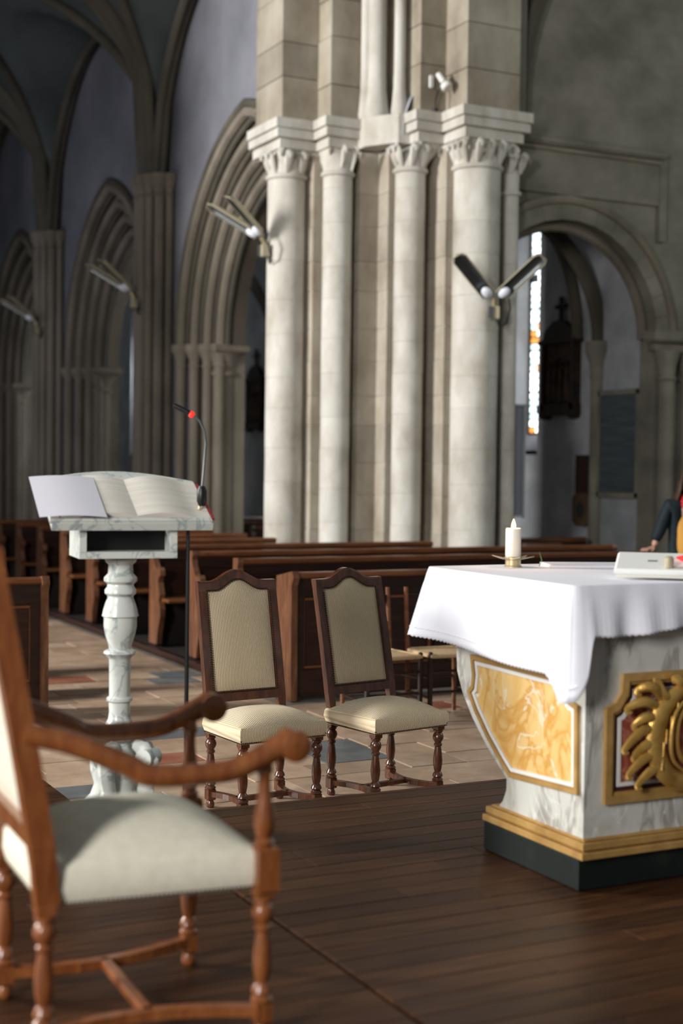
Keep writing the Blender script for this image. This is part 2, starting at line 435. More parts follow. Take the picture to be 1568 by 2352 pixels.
for nm, sx, sy, r in shafts:
    if nm == 'E':
        bx = (8.16, 8.36, 12.42, 12.72); zb, zt2 = 4.60, 4.98
    else:
        b4 = blocks[nm]; bx = (b4[0] - .0, b4[1] + .02, b4[2] - .0, b4[3]); zb, zt2 = 4.81, 5.06
    cap = MB(); n = 32; K = 7
    hx, hy = (bx[1] - bx[0]) / 2, (bx[3] - bx[2]) / 2
    if nm in 'AB': ty = min(bx[3], bx[2] + 2 * hx)
    ymax = bx[2] + 2 * hx if nm != 'E' else bx[3]
    ccx, ccy = (bx[0] + bx[1]) / 2, (bx[2] + ymax) / 2
    vs = []
    for q in range(K):
        t = q / (K - 1); tt = t ** 1.6
        for i in range(n):
            a = 2 * PI * (i + .5) / n; c_, s_ = math.cos(a), math.sin(a)
            m_ = max(abs(c_), abs(s_))
            sqx, sqy = ccx + hx * c_ / m_, ccy + hx * s_ / m_
            px, py = sx + r * c_, sy + r * s_
            ripple = 1 + .03 * math.sin(a * 8) * math.sin(PI * t)
            vs.append((px + (sqx - px) * tt * ripple, py + (sqy - py) * tt * ripple, zb + (zt2 - zb) * t))
    fs = [(q * n + i, q * n + (i + 1) % n, (q + 1) * n + (i + 1) % n, (q + 1) * n + i) for q in range(K - 1) for i in range(n)]
    cap.add(vs, fs, True)
    cp = cap.build('capital', M_pier, pier)
    # carved foliage: volutes and leaves standing proud of the bell
    lf = MB()
    def leaf(ax, ay, dx, dy, ztop, L):
        nrm = Vector((dx, dy, 0)).normalized()
        path = [Vector((ax, ay, ztop - L)) + nrm * .0, Vector((ax, ay, ztop - L * .6)) + nrm * .035, Vector((ax, ay, ztop - L * .25)) + nrm * .06,
                Vector((ax, ay, ztop - .02)) + nrm * .085, Vector((ax, ay, ztop - .05)) + nrm * .12, Vector((ax, ay, ztop - .085)) + nrm * .105]
        lf.tube(path, [.012, .03, .035, .03, .022, .012], 8, None, 1.5 if nm != 'B' else .7, True, tuple(nrm))
    def spiral(cx, cy, cz, ux, uy, R, sgn):
        pts = []
        for i in range(22):
            a = sgn * i * .5; rr = R * (1 - i / 26)
            pts.append((cx + ux * rr * math.cos(a), cy + uy * rr * math.cos(a), cz + rr * math.sin(a)))
        lf.tube(pts, [.02 * (1 - i / 40) for i in range(22)], 7)
    if nm in 'ACD':
        cnt = 3 if nm == 'D' else 2
        for i in range(cnt):
            xx = sx - r * .8 + (i + .5) * (1.6 * r) / cnt
            leaf(xx, sy - r * .85, (xx - sx) * .6, -1, zt2 - .02, .24)
            yy = sy - r * .7 + (i + .4) * (1.2 * r) / cnt
            leaf(sx - r * .85, yy, -1, (yy - sy) * .5, zt2 - .02, .24)
        spiral(bx[1] - .09, bx[2] - .0, zt2 - .09, 1, 0, .07, 1)
        if nm == 'D': spiral(bx[0] + .17, bx[2], zt2 - .09, 1, 0, .055, -1); spiral(bx[0] + .33, bx[2] , zt2 - .07, 1, 0, .05, 1)
        spiral(bx[0] + .01, bx[2] + .13, zt2 - .1, 0, 1, .06, -1)
        leaf(bx[0] + .05, bx[2] + .05, -1, -1, zt2, .2)
    elif nm == 'B':
        for xx, l in ((sx - .03, .22), (sx + .09, .25)): leaf(xx, sy - r * .9, (xx - sx), -1, zt2 - .0, l)
        leaf(bx[0] + .07, bx[2] + .07, -1, -1, zt2 - .0, .22)
    else:
        for xx in (sx - .05, sx + .06): leaf(xx, sy - r * .9, (xx - sx), -1, zt2, .2)
        leaf(sx + .09, sy, 1, -.5, zt2, .2)
    lf.build('foliage', M_pier, cp)
    # abacus in three receding fillets
    if nm != 'E':
        x0, x1, y0, y1 = b4
        ab = MB()
        for dz0, dz1, o in ((5.06, 5.15, .035), (5.15, 5.165, .02), (5.165, 5.25, .085), (5.25, 5.262, .07), (5.262, 5.36, .105)):
            ab.prism([(x0 - o, y0 - o), (x1 + (o if nm == 'D' else .1), y0 - o), (x1 + (o if nm == 'D' else .1), y1), (x0 - o, y1)], dz0, dz1)
        ab.build('abacus', M_pier if nm != 'C' else M_pier, pier)
# square orders above the abaci, coursed
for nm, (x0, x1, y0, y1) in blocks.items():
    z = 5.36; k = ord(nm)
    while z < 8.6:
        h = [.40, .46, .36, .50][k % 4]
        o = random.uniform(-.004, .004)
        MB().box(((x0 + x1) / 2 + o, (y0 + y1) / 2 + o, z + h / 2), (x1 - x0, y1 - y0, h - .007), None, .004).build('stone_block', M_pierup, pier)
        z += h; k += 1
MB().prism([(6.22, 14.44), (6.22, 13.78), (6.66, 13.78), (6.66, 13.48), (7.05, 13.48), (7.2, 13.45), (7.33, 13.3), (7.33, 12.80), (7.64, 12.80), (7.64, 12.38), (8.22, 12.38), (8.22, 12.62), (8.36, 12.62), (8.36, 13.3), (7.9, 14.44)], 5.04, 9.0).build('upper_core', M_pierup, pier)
for cx, cy, r in ((6.985, 13.36, .055), (7.06, 13.25, .095), (7.20, 13.02, .06)):
    MB().lathe([(r * 1.3, 0), (r * 1.45, .05), (r * 1.3, .12), (r * 1.05, .3), (r * 1.05, .4), (r, .42), (r, 3.3)], (cx, cy, 5.36), 18).build('vault_shaft', M_pier, pier)
MB().prism([(6.93, 13.6), (6.93, 13.24), (7.04, 13.06), (7.14, 12.92), (7.40, 12.90), (7.40, 13.6)], 5.06, 5.36).build('abacus', M_pier, pier)
MB().box((8.36, 12.62, 6.9), (.14, .2, 3.1)).build('pilaster_strip', M_trans, pier)

# ------------------------------------------------------------------ nave arcade wall (right side of the nave)
ZV = 9.6
wall = struct('wall_right')
XW = 6.30
bays = [14.9, 19.95, 25.1, 30.2]
def arch_pts(c, a, rise, zs, n=24):
    R = (a * a + rise * rise) / (2 * a)
    out = []
    th = math.asin(min(1, rise / R))
    for i in range(n + 1):
        t = th * i / n
        out.append((c - a + R * (1 - math.cos(t)), zs + R * math.sin(t)))
    right = [(2 * c - y, z) for y, z in out[::-1]][1:]
    return out + right
orders = [(6.30, 6.42, 2.04, 2.50), (6.42, 6.54, 1.88, 2.28), (6.54, 6.66, 1.74, 2.08), (6.66, 6.98, 1.62, 1.9)]
for x0, x1, a, rise in orders:
    mb = MB()
    line = [(14.3, 0)] if False else []
    ys = []
    prev_end = 14.44
    for c in bays:
        pts = [(y, z) for y, z in arch_pts(c, a, rise, 3.2)]
        # solid pier portion from prev_end to arch start
        if c - a > prev_end:
            mb.prism([(prev_end, 0), (c - a, 0), (c - a, ZV), (prev_end, ZV)], x0, x1, None, 'x')
        st = max(prev_end, c - a)
        pts = [p for p in pts if p[0] >= st - 1e-6]
        if c - a < prev_end:
            pts = [(prev_end, pts[0][1])] + pts
        for (ya, za), (yb, zb) in zip(pts[:-1], pts[1:]):
            if yb - ya < 1e-5: continue
            vs = [(x0, ya, za), (x0, yb, zb), (x0, yb, ZV), (x0, ya, ZV), (x1, ya, za), (x1, yb, zb), (x1, yb, ZV), (x1, ya, ZV)]
            mb.add(vs, [(0, 1, 2, 3), (0, 4, 5, 1), (7, 6, 5, 4)])
        prev_end = c + a
    mb.prism([(prev_end, 0), (33, 0), (33, ZV), (prev_end, ZV)], x0, x1, None, 'x')
    mb.build('wall_course' if x0 > 6.3 else 'wall_face', M_plaster if x0 == 6.30 else M_stone, wall)
# roll mouldings round every arch and their jamb shafts with small capitals
for bi, c in enumerate(bays[:3]):
    lo = 14.5
    for x0, x1, a, rise in orders:
        for dx, da, r, m in ((-.01, .0, .062, M_stone), (.06, -.06, .04, M_rib)):  # thin rolls darker, painting in the shaded gaps between mouldings
            pts = [(x0 + dx, y, z) for y, z in arch_pts(c, a + da, rise + da, 3.2, 18)]
            pts = [p for p in pts if p[1] > lo or bi]
            MB().tube(pts, r, 8, None, 1, False, (1, 0, 0)).build('arch_moulding', m, wall)
        for sg in (-1, 1):
            yy = c + sg * a
            if yy < lo: continue
            MB().lathe([(.09, 0), (.09, .1), (.065, .14), (.065, 2.92), (.085, 2.95), (.065, 2.98), (.08, 3.05), (.12, 3.13), (.13, 3.15), (.13, 3.22)], (x0 - .01, yy, 0), 12).build('jamb_shaft', M_stone, wall)
    for sg in (-1, 1):
        yy = c + sg * 1.66
        if yy < lo: continue
        MB().lathe([(.24, 0), (.24, .2), (.20, .3), (.17, .34), (.17, 2.82), (.195, 2.84), (.195, 2.88), (.17, 2.9), (.19, 3.0), (.25, 3.1), (.27, 3.12)], (6.74, yy + sg * .10, 0), 24).build('round_respond', M_stone, wall)
        MB().box((6.76, yy + sg * .10, 3.165), (.46, .56, .09), None, .02).build('respond_abacus', M_stone, wall)
    # outer label mould
    pts = [(6.27, y, z) for y, z in arch_pts(c, 2.12, 2.60, 3.2, 18)]
    pts = [p for p in pts if p[1] > lo or bi]
    MB().tube(pts, .05, 8, None, 1, False, (1, 0, 0)).build('hood_mould', M_rib, wall)

# ------------------------------------------------------------------ nave piers and vault
piers_y = [17.62, 22.70, 27.80]
def nave_pier(yp, label):
    t = thing('nave_pier', label, 'pier', (0, 0, 0), 0, 'clustered shaft piers of the nave')
    cx = 6.26
    MB().lathe([(.30, 0), (.30, .25), (.25, .3), (.25, 5.3)], (cx, yp, 0), 20).build('core', M_stone, t)
    n = 8
    for i in range(n):
        th = math.radians(-84 + 168 * i / (n - 1))
        x, y = cx - .30 * math.cos(th), yp + .36 * math.sin(th)
        r = .066 if i % 2 else .052
        MB().lathe([(r + .04, 0), (r + .04, .1), (r, .2), (r, 5.13)], (x, y, 0), 12, cap=False).build('shaft', M_stone, t)
        MB().lathe([(r, 0), (r + .02, .02), (r, .04), (r + .015, .12), (r + .05, .2), (r + .055, .24), (r + .055, .28)], (x, y, 5.13), 12).build('shaft_capital', M_stone, t)
nave_pier(17.62, 'brown clustered nave pier nearest the crossing pier, lit warm')
nave_pier(22.70, 'second clustered nave pier, half hidden beyond the lectern on the far left')
nave_pier(27.80, 'third and farthest clustered nave pier, mostly out of sight')
ceiling = struct('ceiling')
XL, XR, ZS = .60, 6.30, 5.36
Yb = [12.55, 17.62, 22.70, 27.80, 32.9]
def prof(u, half, R):  # pointed arch height at distance u from the springing
    d = half - abs(u)
    cc = R - half
    v = R * R - (abs(u) + cc) ** 2
    return math.sqrt(max(v, 0))
def vz(x, y):
    for a, b in zip(Yb[:-1], Yb[1:]):
        if a <= y <= b + 1e-6: break
    ym = (a + b) / 2; xm = (XL + XR) / 2
    return ZS + max(prof(x - xm, (XR - XL) / 2, 3.17), prof(y - ym, (b - a) / 2, 2.66))
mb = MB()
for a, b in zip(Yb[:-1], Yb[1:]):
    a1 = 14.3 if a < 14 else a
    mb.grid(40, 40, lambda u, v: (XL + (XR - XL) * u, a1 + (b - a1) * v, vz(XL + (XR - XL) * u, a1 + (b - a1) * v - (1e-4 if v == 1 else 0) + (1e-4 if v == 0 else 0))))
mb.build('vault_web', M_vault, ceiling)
def rib(path, offs, r, m=M_rib):
    for ox, oy, oz in offs:
        MB().tube([(p[0] + ox, p[1] + oy, p[2] + oz) for p in path], r, 8, None, 1, False, (0, 0, 1)).build('vault_rib', m, ceiling)
xm = (XL + XR) / 2
for yp in piers_y:
    path = []
    for i in range(30):
        u = XR - .10 - (XR - XL - .2) * (i / 29)
        path.append((u, yp, ZS + prof(u - xm, 2.85, 3.17)))
    path = [(6.10, yp, ZS - .1)] + path[1:]
    rib(path, [(0, -.13, -.04), (0, 0, -.14), (0, .13, -.04)], .07)
    MB().tube([(p[0], p[1], p[2] - .02) for p in path], .12, 6, None, 1.5, False, (0, 0, 1)).build('vault_rib', M_rib, ceiling)
for a, b in zip(Yb[:-1], Yb[1:]):
    if a > 28: continue
    ym = (a + b) / 2
    # wall ribs along the arcade wall
    path = [(6.22, a + .12 + (b - a - .24) * i / 30, 0) for i in range(31)]
    path = [(x, y, ZS + prof(y - ym, (b - a) / 2 - .06, 2.6) - .03) for x, y, _ in path]
    path = [(6.18, a + .16, ZS - .1)] + path[1:-1] + [(6.18, b - .16, ZS - .1)]
    if a < 14: path = [p for p in path if p[1] > 14.6]
    rib(path, [(0, 0, 0), (-.09, 0, -.06)], .06)
    # diagonal ribs
    for s0, s1 in ((a, b), (b, a)):
        path = []
        for i in range(31):
            t = i / 30
            x = XR - .12 - (XR - XL - .24) * t; y = s0 + (s1 - s0) * t
            y = min(max(y, a + .03), b - .03)
            path.append((x, y, vz(x, y) - .05))
        path[0] = (6.08, s0 + (.15 if s0 == a else -.15), ZS - .1)
        if a < 14: path = [p for p in path if p[1] > 14.4]
        if len(path) < 3: continue
        rib(path, [(0, 0, -.03), (0, .1, .02)], .065)
# nave left wall and end wall
wl = struct('wall_left')
MB().box((.45, 23.8, 4.8), (.3, 18.6, 9.6)).build('wall_face', M_plaster, wl)
wb = struct('wall_back')
MB().box((5.6, 33.1, 4.8), (10.6, .3, 9.6)).build('wall_face', M_plaster, wb)

# ------------------------------------------------------------------ side aisle
XO = 10.40
wo = struct('wall_outer')
wins = [15.74, 20.70, 25.75, 30.6]
mb = MB()
ycur = 12.72
zs0, zs1 = 1.96, 5.15
for yw in wins:
    y0, y1 = yw - .68, yw + .68
    mb.box((XO + .3, (ycur + y0) / 2, 3.5), (.6, y0 - ycur, 7))
    mb.box((XO + .3, yw, zs0 / 2), (.6, y1 - y0, zs0))
    mb.box((XO + .3, yw, (zs1 + 7) / 2), (.6, y1 - y0, 7 - zs1))
    ycur = y1
mb.box((XO + .3, (ycur + 33) / 2, 3.5), (.6, 33 - ycur, 7))
mb.build('wall_face', M_aisle, wo)
for i, yw in enumerate(wins):
    wn = struct('window_%d' % (i + 1))
    gx = XO + .5; gy0, gy1 = yw - .28, yw + .30; gz0, gz1 = 2.20, 4.98
    # splayed reveals and sill
    MB().add([(XO, yw - .68, zs0), (XO, yw + .68, zs0), (gx + .05, gy1, gz0), (gx + .05, gy0, gz0),
              (XO, yw - .68, zs0 - .05), (XO, yw + .68, zs0 - .05), (gx + .05, gy1, zs0 - .05), (gx + .05, gy0, zs0 - .05)],
             [(0, 1, 2, 3), (0, 4, 5, 1), (3, 2, 6, 7)]).build('window_sill', M_plaster, wn)
    for ya, yb in ((yw - .68, gy0), (yw + .68, gy1)):
        MB().add([(XO, ya, zs0), (XO, ya, zs1), (gx + .05, yb, zs1), (gx + .05, yb, zs0)], [(0, 1, 2, 3)]).build('window_reveal', M_aisle, wn)
    MB().add([(XO, yw - .68, zs1), (XO, yw + .68, zs1), (gx + .05, gy1, gz1), (gx + .05, gy0, gz1)], [(0, 1, 2, 3)]).build('window_head', M_aisle, wn)
    MB().box((gx + .12, yw, 3.45), (.04, 1.3, 3.0)).build('backing', M_dark, wn)
    fr = MB()
    for yy in (gy0, gy1): fr.box((gx + .04, yy, (gz0 + gz1) / 2), (.05, .03, gz1 - gz0))
    nb = 5
    for k in range(nb + 1):
        fr.box((gx + .03, yw, gz0 + (gz1 - gz0) * k / nb), (.03, gy1 - gy0, .028))
    fr.build('window_frame', M_black, wn)
    area('window_daylight', (gx - .02, yw, 3.5), (gx - 3, yw - .3, 2.6), .5, 2.4, 11 if i == 0 else 130, (.88, .95, 1.0))
    # leaded panes, each a piece
    rows = 30; cols = 4
    ph = (gz1 - gz0) / rows; pw = (gy1 - gy0) / cols
    for rr in range(rows):
        for cc in range(cols):
            if i > 1 and rr % 2: continue
            hh = ph * (2 if i > 1 else 1)
            y = gy0 + (cc + .5) * pw; zc = gz0 + rr * ph + hh / 2
            half = .30 * math.sqrt(max(0, 1 - max(0, (zc - 4.6) / .42) ** 2))
            if abs(y - yw) > half: continue
            q = random.random()
            m = M_glass[3] if q < .50 else (M_glass[0] if q < .78 else (M_glass[1] if q < .88 else M_glass[2]))
            if q > .955: m = M_slate
            MB().box((gx + .05, y + random.uniform(-.008, .008), zc), (.012, pw - .012 - random.uniform(0, .02), hh - .012 - random.uniform(0, .012))).build('pane', m, wn)
# aisle vault and transverse ribs
av = MB()
cxa, ra = 8.8, 1.62
def barrel(u, v):
    a = PI * (1 - u); return (cxa + 1.62 * math.cos(a), 12.9 + 20 * v, 5.15 + 1.1 * math.sin(a))
av.grid(20, 6, barrel)
av.build('aisle_vault', M_aisle, ceiling)
for yy in (13.8, 18.0, 23.0, 28.0):
    pts = [(cxa + 1.60 * math.cos(PI * (1 - i / 24)), yy, 3.25 + (1.5 if yy < 14 else 2.2) * math.sin(PI * i / 24)) for i in range(25)]
    MB().tube(pts, .08, 8, None, 1.3, False, (0, 1, 0)).build('aisle_rib', M_rib, ceiling)
pts = [(10.33, 15.7 + 1.55 * math.cos(PI * (1 - i / 24)), 3.3 + 1.75 * math.sin(PI * i / 24)) for i in range(25)]
MB().tube(pts, .07, 8, None, 1, False, (1, 0, 0)).build('aisle_rib', M_rib, ceiling)
for yy in (13.8,):
    MB().lathe([(.12, 0), (.12, .3), (.08, .35), (.08, 2.8), (.10, 2.83), (.08, 2.86), (.10, 3.0), (.15, 3.12), (.15, 3.25)], (10.38, yy, 0), 16).build('aisle_shaft', M_trans, wo)

# ------------------------------------------------------------------ transept west wall with round arch
wt = struct('wall_transept')
YT = 12.70; AC, AR = 9.12, 1.21
mb = MB()
def semi(cx, r, n=28, zc=3.2): return [(cx - r * math.cos(PI * i / n), zc + r * math.sin(PI * i / n)) for i in range(n + 1)]
pts = semi(AC, AR)
for (xa, za), (xb, zb) in zip(pts[:-1], pts[1:]):
    mb.add([(xa, YT, za), (xb, YT, zb), (xb, YT, 9.5), (xa, YT, 9.5), (xa, YT + .25, za), (xb, YT + .25, zb), (xb, YT + .25, 9.5), (xa, YT + .25, 9.5)],
           [(0, 1, 2, 3), (0, 4, 5, 1), (7, 6, 5, 4)])
mb.box(((AC + AR + 16) / 2, YT + .125, 4.75), (16 - AC - AR, .25, 9.5))
mb.box((7.88, YT + .4, 6.4), (.1, .3, 6.2))
mb.build('wall_face', M_trans, wt)
# voussoirs of the round arch
n = 17
for k in range(n):
    a0, a1 = PI * k / n + .0015, PI * (k + 1) / n - .0015
    r0, r1 = AR - .0, AR + .17
    vs = []
    for yy in (YT - .05, YT + .02):
        for a, r in ((a0, r0), (a1, r0), (a1, r1), (a0, r1)):
            vs.append((AC - r * math.cos(a), yy, 3.2 + r * math.sin(a)))
    MB().add(vs, [(0, 1, 2, 3), (7, 6, 5, 4), (0, 1, 5, 4), (1, 2, 6, 5), (2, 3, 7, 6), (3, 0, 4, 7)]).build('voussoir', M_trans, wt)
MB().tube([(x, YT - .045, z) for x, z in semi(AC, AR + .21)], .05, 8, None, 1, False, (0, 1, 0)).build('hood_mould', M_stone, wt)
MB().tube([(x, YT + .16, z) for x, z in semi(AC, AR - .04)], .06, 8, None, 1, False, (0, 1, 0)).build('inner_roll', M_stone, wt)
# projecting panel with sloping string course, right jamb and imposts
MB().box((9.32, YT - .015, 4.92), (2.04, .05, .50)).build('proud_panel', M_trans, wt)
MB().ball((8.52, YT - .06, 5.27), .09, 8).build('carved_boss', M_trans, wt)
MB().box((9.38, YT - .05, 5.22), (2.0, .12, .10), None, .03).build('string_course', M_trans, wt)
MB().box((9.36, YT - .045, 5.14), (1.95, .05, .04)).build('string_course', M_stone, wt)
MB().box((10.38, YT - .02, 4.75), (.10, .06, .95)).build('raised_edge', M_trans, wt)
MB().box((10.85, YT - .07, 3.22), (1.3, .2, .14), None, .03).build('impost', M_trans, wt)
MB().box((10.85, YT - .04, 3.10), (1.2, .12, .08)).build('impost', M_stone, wt)
MB().lathe([(.13, 0), (.13, .3), (.09, .35), (.09, 2.72), (.115, 2.75), (.09, 2.78), (.11, 2.9), (.16, 3.06)], (10.46, YT - .06, 0), 18).build('jamb_shaft', M_trans, wt)
MB().lathe([(.12, 0), (.12, .3), (.09, .35), (.09, 2.72), (.11, 2.75), (.09, 2.78), (.12, 2.9), (.17, 3.06)], (10.78, YT - .06, 0), 16).build('jamb_shaft', M_trans, wt)
# transept vault
tv = MB()
def tz(x): return 5.3 + math.sqrt(max(0, 3.9 ** 2 - (3.9 - (x - 8.3)) ** 2)) * .95
pts = [(8.42 + (1.9 - 1.9 * math.cos(t)), YT - .03, 5.42 + 2.6 * math.sin(t)) for t in [PI / 2 * i / 14 for i in range(15)]]
MB().tube(pts, .11, 8, None, 1, False, (0, 1, 0)).build('vault_rib', M_rib, ceiling)

# ------------------------------------------------------------------ fixtures on the walls
def station(yc, label):
    t = thing('devotional_panel', label, 'relief', (XO, yc, 2.36), 0, 'dark stations on the aisle wall')
    w2, D = .34, .12
    fr = MB()
    fr.box((-D / 2, -w2 + .03, .50), (D, .07, .82)); fr.box((-D / 2, w2 - .03, .50), (D, .07, .82))
    fr.box((-D / 2, 0, .12), (D, .72, .10)); fr.box((-D / 2, 0, .94), (D + .03, .78, .06), None, .01)
    fr.build('frame', M_darkwood, t)
    MB().prism([(-.38, .07), (-.35, .0), (-.28, -.02), (-.22, .03), (.22, .03), (.28, -.02), (.35, .0), (.38, .07)], -D, -.01, None, 'x').build('foot_rail', M_darkwood, t)
    pd = [(-.34, .97)] + [(-.30 * math.cos(PI * i / 10), .99 + .18 * math.sin(PI * i / 10) + (.03 if 3 < i < 7 else 0)) for i in range(11)] + [(.34, .97)]
    MB().prism(pd, -D, -.02, None, 'x').build('pediment', M_darkwood, t)
    MB().box((-.05, 0, .53), (.03, .6, .78)).build('back_panel', noisy_station, t)
    rel = MB()
    for i in range(4):
        yy = -.18 + i * .12
        rel.tube([(-.075, yy, .2), (-.085, yy + .01, .42), (-.09, yy, .60)], [.05, .045, .03], 7); rel.ball((-.09, yy, .66), .035, 6)
    rel.tube([(-.07, -.2, .35), (-.07, .2, .78)], .015, 6); rel.tube([(-.07, .02, .74), (-.07, .17, .62)], .015, 6)
    rel.build('carved_figures', noisy_station, t)
    c = MB(); c.box((-.06, 0, 1.32), (.04, .05, .27)); c.box((-.06, 0, 1.37), (.04, .17, .05)); c.ball((-.06, 0, 1.46), .035, 6); c.ball((-.06, -.09, 1.37), .032, 6); c.ball((-.06, .09, 1.37), .032, 6)
    c.build('cross', M_darkwood, t)
noisy_station = noisy('old_relief_paint', [(.4, (.02, .012, .008)), (.6, (.07, .035, .015))], 6, .6)
station(14.50, 'dark carved wooden station panel topped with a cross, beside the stained window at right')
station(23.95, 'dark station panel seen through the nave arch just left of the big pier')
pl = thing('memorial_slab', 'dark slate memorial slab on the shadowed wall right of the carved panel', 'plaque', (XO, 13.36, 1.45))
MB().box((-.02, 0, .58), (.04, .68, 1.15)).build('slate_panel', M_slate, pl)
bd = MB()
for yy in (-.37, .37): bd.box((-.03, yy, .58), (.06, .06, 1.24))
for zz in (-.02, 1.18): bd.box((-.03, 0, zz), (.06, .8, .06))
bd.build('stone_border', M_trans, pl)
cb = thing('collection_box', 'narrow brown wooden wall board with a dark oval opening left of the slate slab', 'box', (XO, 14.05, 1.1))
MB().box((-.02, 0, .55), (.04, .26, .50)).build('board', M_pew, cb)
MB().prism([(-.17, .0), (-.10, -.06), (.10, -.06), (.17, .0), (.17, .28), (.11, .34), (-.11, .34), (-.17, .28)], -.05, -.005, None, 'x').build('oval_surround', noisy('brown_board', [(.3, (.07, .045, .022)), (.7, (.11, .07, .035))], 5), cb)
MB().tube([(-.052, 0, .14), (-.062, 0, .14)], .10, 20, None, .72, True, (0, 0, 1)).build('oval_opening', M_dark, cb)
nb_ = thing('notice_frame', 'tall thin grey framed panel on the right flank of the crossing pier', 'panel', (8.40, 12.52, 1.22))
MB().box((0, 0, .58), (.14, .02, 1.16)).build('panel', M_plaster, nb_)
fr = MB()
for xx in (-.075, .075): fr.box((xx, -.015, .58), (.02, .03, 1.2))
for zz in (0, 1.17): fr.box((0, -.015, zz), (.15, .03, .02))
fr.build('frame', M_aisle, nb_)

def twin_lamp(loc, rz, label, dv=(.26, .526, .35)):
    # two trough reflectors opening in a V, pointing local -Y and upward
    t = thing('twin_wall_lamp', label, 'lamp', loc, rz, 'V shaped twin lamps on the piers')
    MB().box((0, -.05, -.02), (.10, .09, .13), None, .008).build('mount_box', M_lampw, t)
    MB().box((-.035, -.10, -.02), (.05, .02, .12)).build('mount_plate', M_refl, t)
    MB().tube([(0, -.05, .04), (0, -.08, .09), (0, -.10, .12)], .022, 8).build('knuckle', M_brass, t)
    MB().tube([(.03, -.02, -.08), (.06, -.02, -.16), (.13, -.03, -.12), (.16, -.08, .02), (.14, -.12, .11)], .010, 6).build('cable', M_black, t)
    for s in (-1, 1):
        d = Vector((s * dv[0], -dv[1], dv[2])).normalized()
        root = Vector((s * .045, -.12, .13)); L = .62
        side = d.cross(Vector((0, -.75, -.65)).normalized()).normalized()
        nrm = side.cross(d).normalized()
        if nrm.y > 0: nrm = -nrm
        # trough: half-pipe opening along nrm (towards the viewer and down)
        Mx = Matrix((( side.x, d.x, nrm.x, root.x), (side.y, d.y, nrm.y, root.y), (side.z, d.z, nrm.z, root.z), (0, 0, 0, 1)))
        sh = MB(); K = 9
        def shell(u, v, R, dz=0):
            a = PI * u; e = min(1, math.sqrt(max(0, 1 - (abs(v - .5) * 2) ** 8)) + .25)
            return (R * math.cos(a) * e, v * L, -R * .8 * math.sin(a) * e + dz)
        sh.grid(K, 12, lambda u, v: shell(u, v, .075))
        sh.build('lamp_housing', M_lampw, t).matrix_local = Mx
        MB().grid(K, 12, lambda u, v: shell(u, .01 + v * .98, .066, .004)).build('reflector', M_refl, t).matrix_local = Mx
        rim = MB()
        rim.tube([(.072, .02, 0), (.072, L - .05, 0), (.05, L, 0), (-.05, L, 0), (-.072, L - .05, 0), (-.072, .02, 0)], .007, 6)
        rim.build('rim', M_lampw, t).matrix_local = Mx
        MB().ball((0, .07, .0), .055, 8, None, (1, 1.3, .7)).build('bulb', M_bulb, t).matrix_local = Mx
twin_lamp((7.88, 12.22, 3.31), math.radians(-26), 'V shaped twin lamp on the right shaft of the crossing pier, beside the window', (.38, .35, .36))
twin_lamp((6.15, 13.93, 4.02), math.radians(-90), 'twin lamp fixed on the left shaft of the crossing pier, arms pointing into the nave')
twin_lamp((5.90, 17.50, 3.80), math.radians(-90), 'dim twin lamp on the nearest brown nave pier')
twin_lamp((5.96, 22.45, 3.86), math.radians(-90), 'dark twin lamp on the far nave pier at the left edge')
sp = thing('spotlight', 'small white spotlight standing on a capital of the crossing pier', 'lamp', (7.43, 12.68, 5.36))
MB().tube([(0, 0, 0), (.0, 0, .1), (.03, -.01, .22)], .011, 6).build('stem', M_black, sp)
MB().lathe([(.03, 0), (.03, .03)], (0, 0, 0), 10).build('foot', M_black, sp)
d = Vector((.25, -.45, -.7)).normalized(); q = d.to_track_quat('Z', 'Y').to_matrix().to_4x4()
T = Matrix.Translation((.02, -.02, .38)) @ q
MB().lathe([(.03, -.0), (.035, .12), (.055, .14), (.06, .19), (.05, .20)], (0, 0, 0), 14, T).build('lamp_head', M_white, sp)
MB().lathe([(.048, .125), (.05, .145)], (0, 0, 0), 14, T).build('collar', M_black, sp)
MB().box((-.05, 0, .30), (.035, .03, .13), None, .008).build('bracket', M_white, sp)

# ------------------------------------------------------------------ pews
def pew(y, x0, x1, label, end=True, low=False, grp='rows of pews in the nave', endright=False):
    t = thing('pew', label, 'pew', (x0, y, 0), 0, grp)
    W = x1 - x0
    # local: X along the row, -Y towards the seat front
    MB().box((W / 2, 0, .905), (W, .075, .05), None, .012).build('top_rail', M_pewrail, t)
    MB().box((W / 2, -.004, .835), (W, .035, .10)).build('upper_rail', M_pew, t)
    MB().box((W / 2, .0, .60), (W, .018, .40)).build('back_panel', M_pew, t)
    n = max(1, int(W / .95))
    for k in range(n + 1):
        MB().box((min(max(W * k / n, .04), W - .04), -.008, .60), (.075, .034, .40)).build('stile', M_pew, t)
    MB().box((W / 2, -.20, .44), (W, .38, .032), None, .008).build('seat', M_pewrail, t)
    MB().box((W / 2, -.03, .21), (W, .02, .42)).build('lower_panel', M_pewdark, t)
    prof_ = [(.06, .03), (.06, .93), (-.035, .935), (-.045, .90), (-.03, .86), (-.05, .80), (-.10, .735), (-.15, .715), (-.19, .735), (-.225, .71), (-.23, .665), (-.19, .64), (-.175, .60),
             (-.20, .55), (-.225, .49), (-.20, .43), (-.235, .36), (-.235, .30), (-.20, .22), (-.165, .12), (-.15, .03)]
    if end:
        MB().prism(prof_, -.025, .025, None, 'x').build('pew_end', M_pewend, t)
    if endright:
        MB().prism(prof_, W - .025, W + .025, None, 'x').build('pew_end', M_pewend, t)
    return t
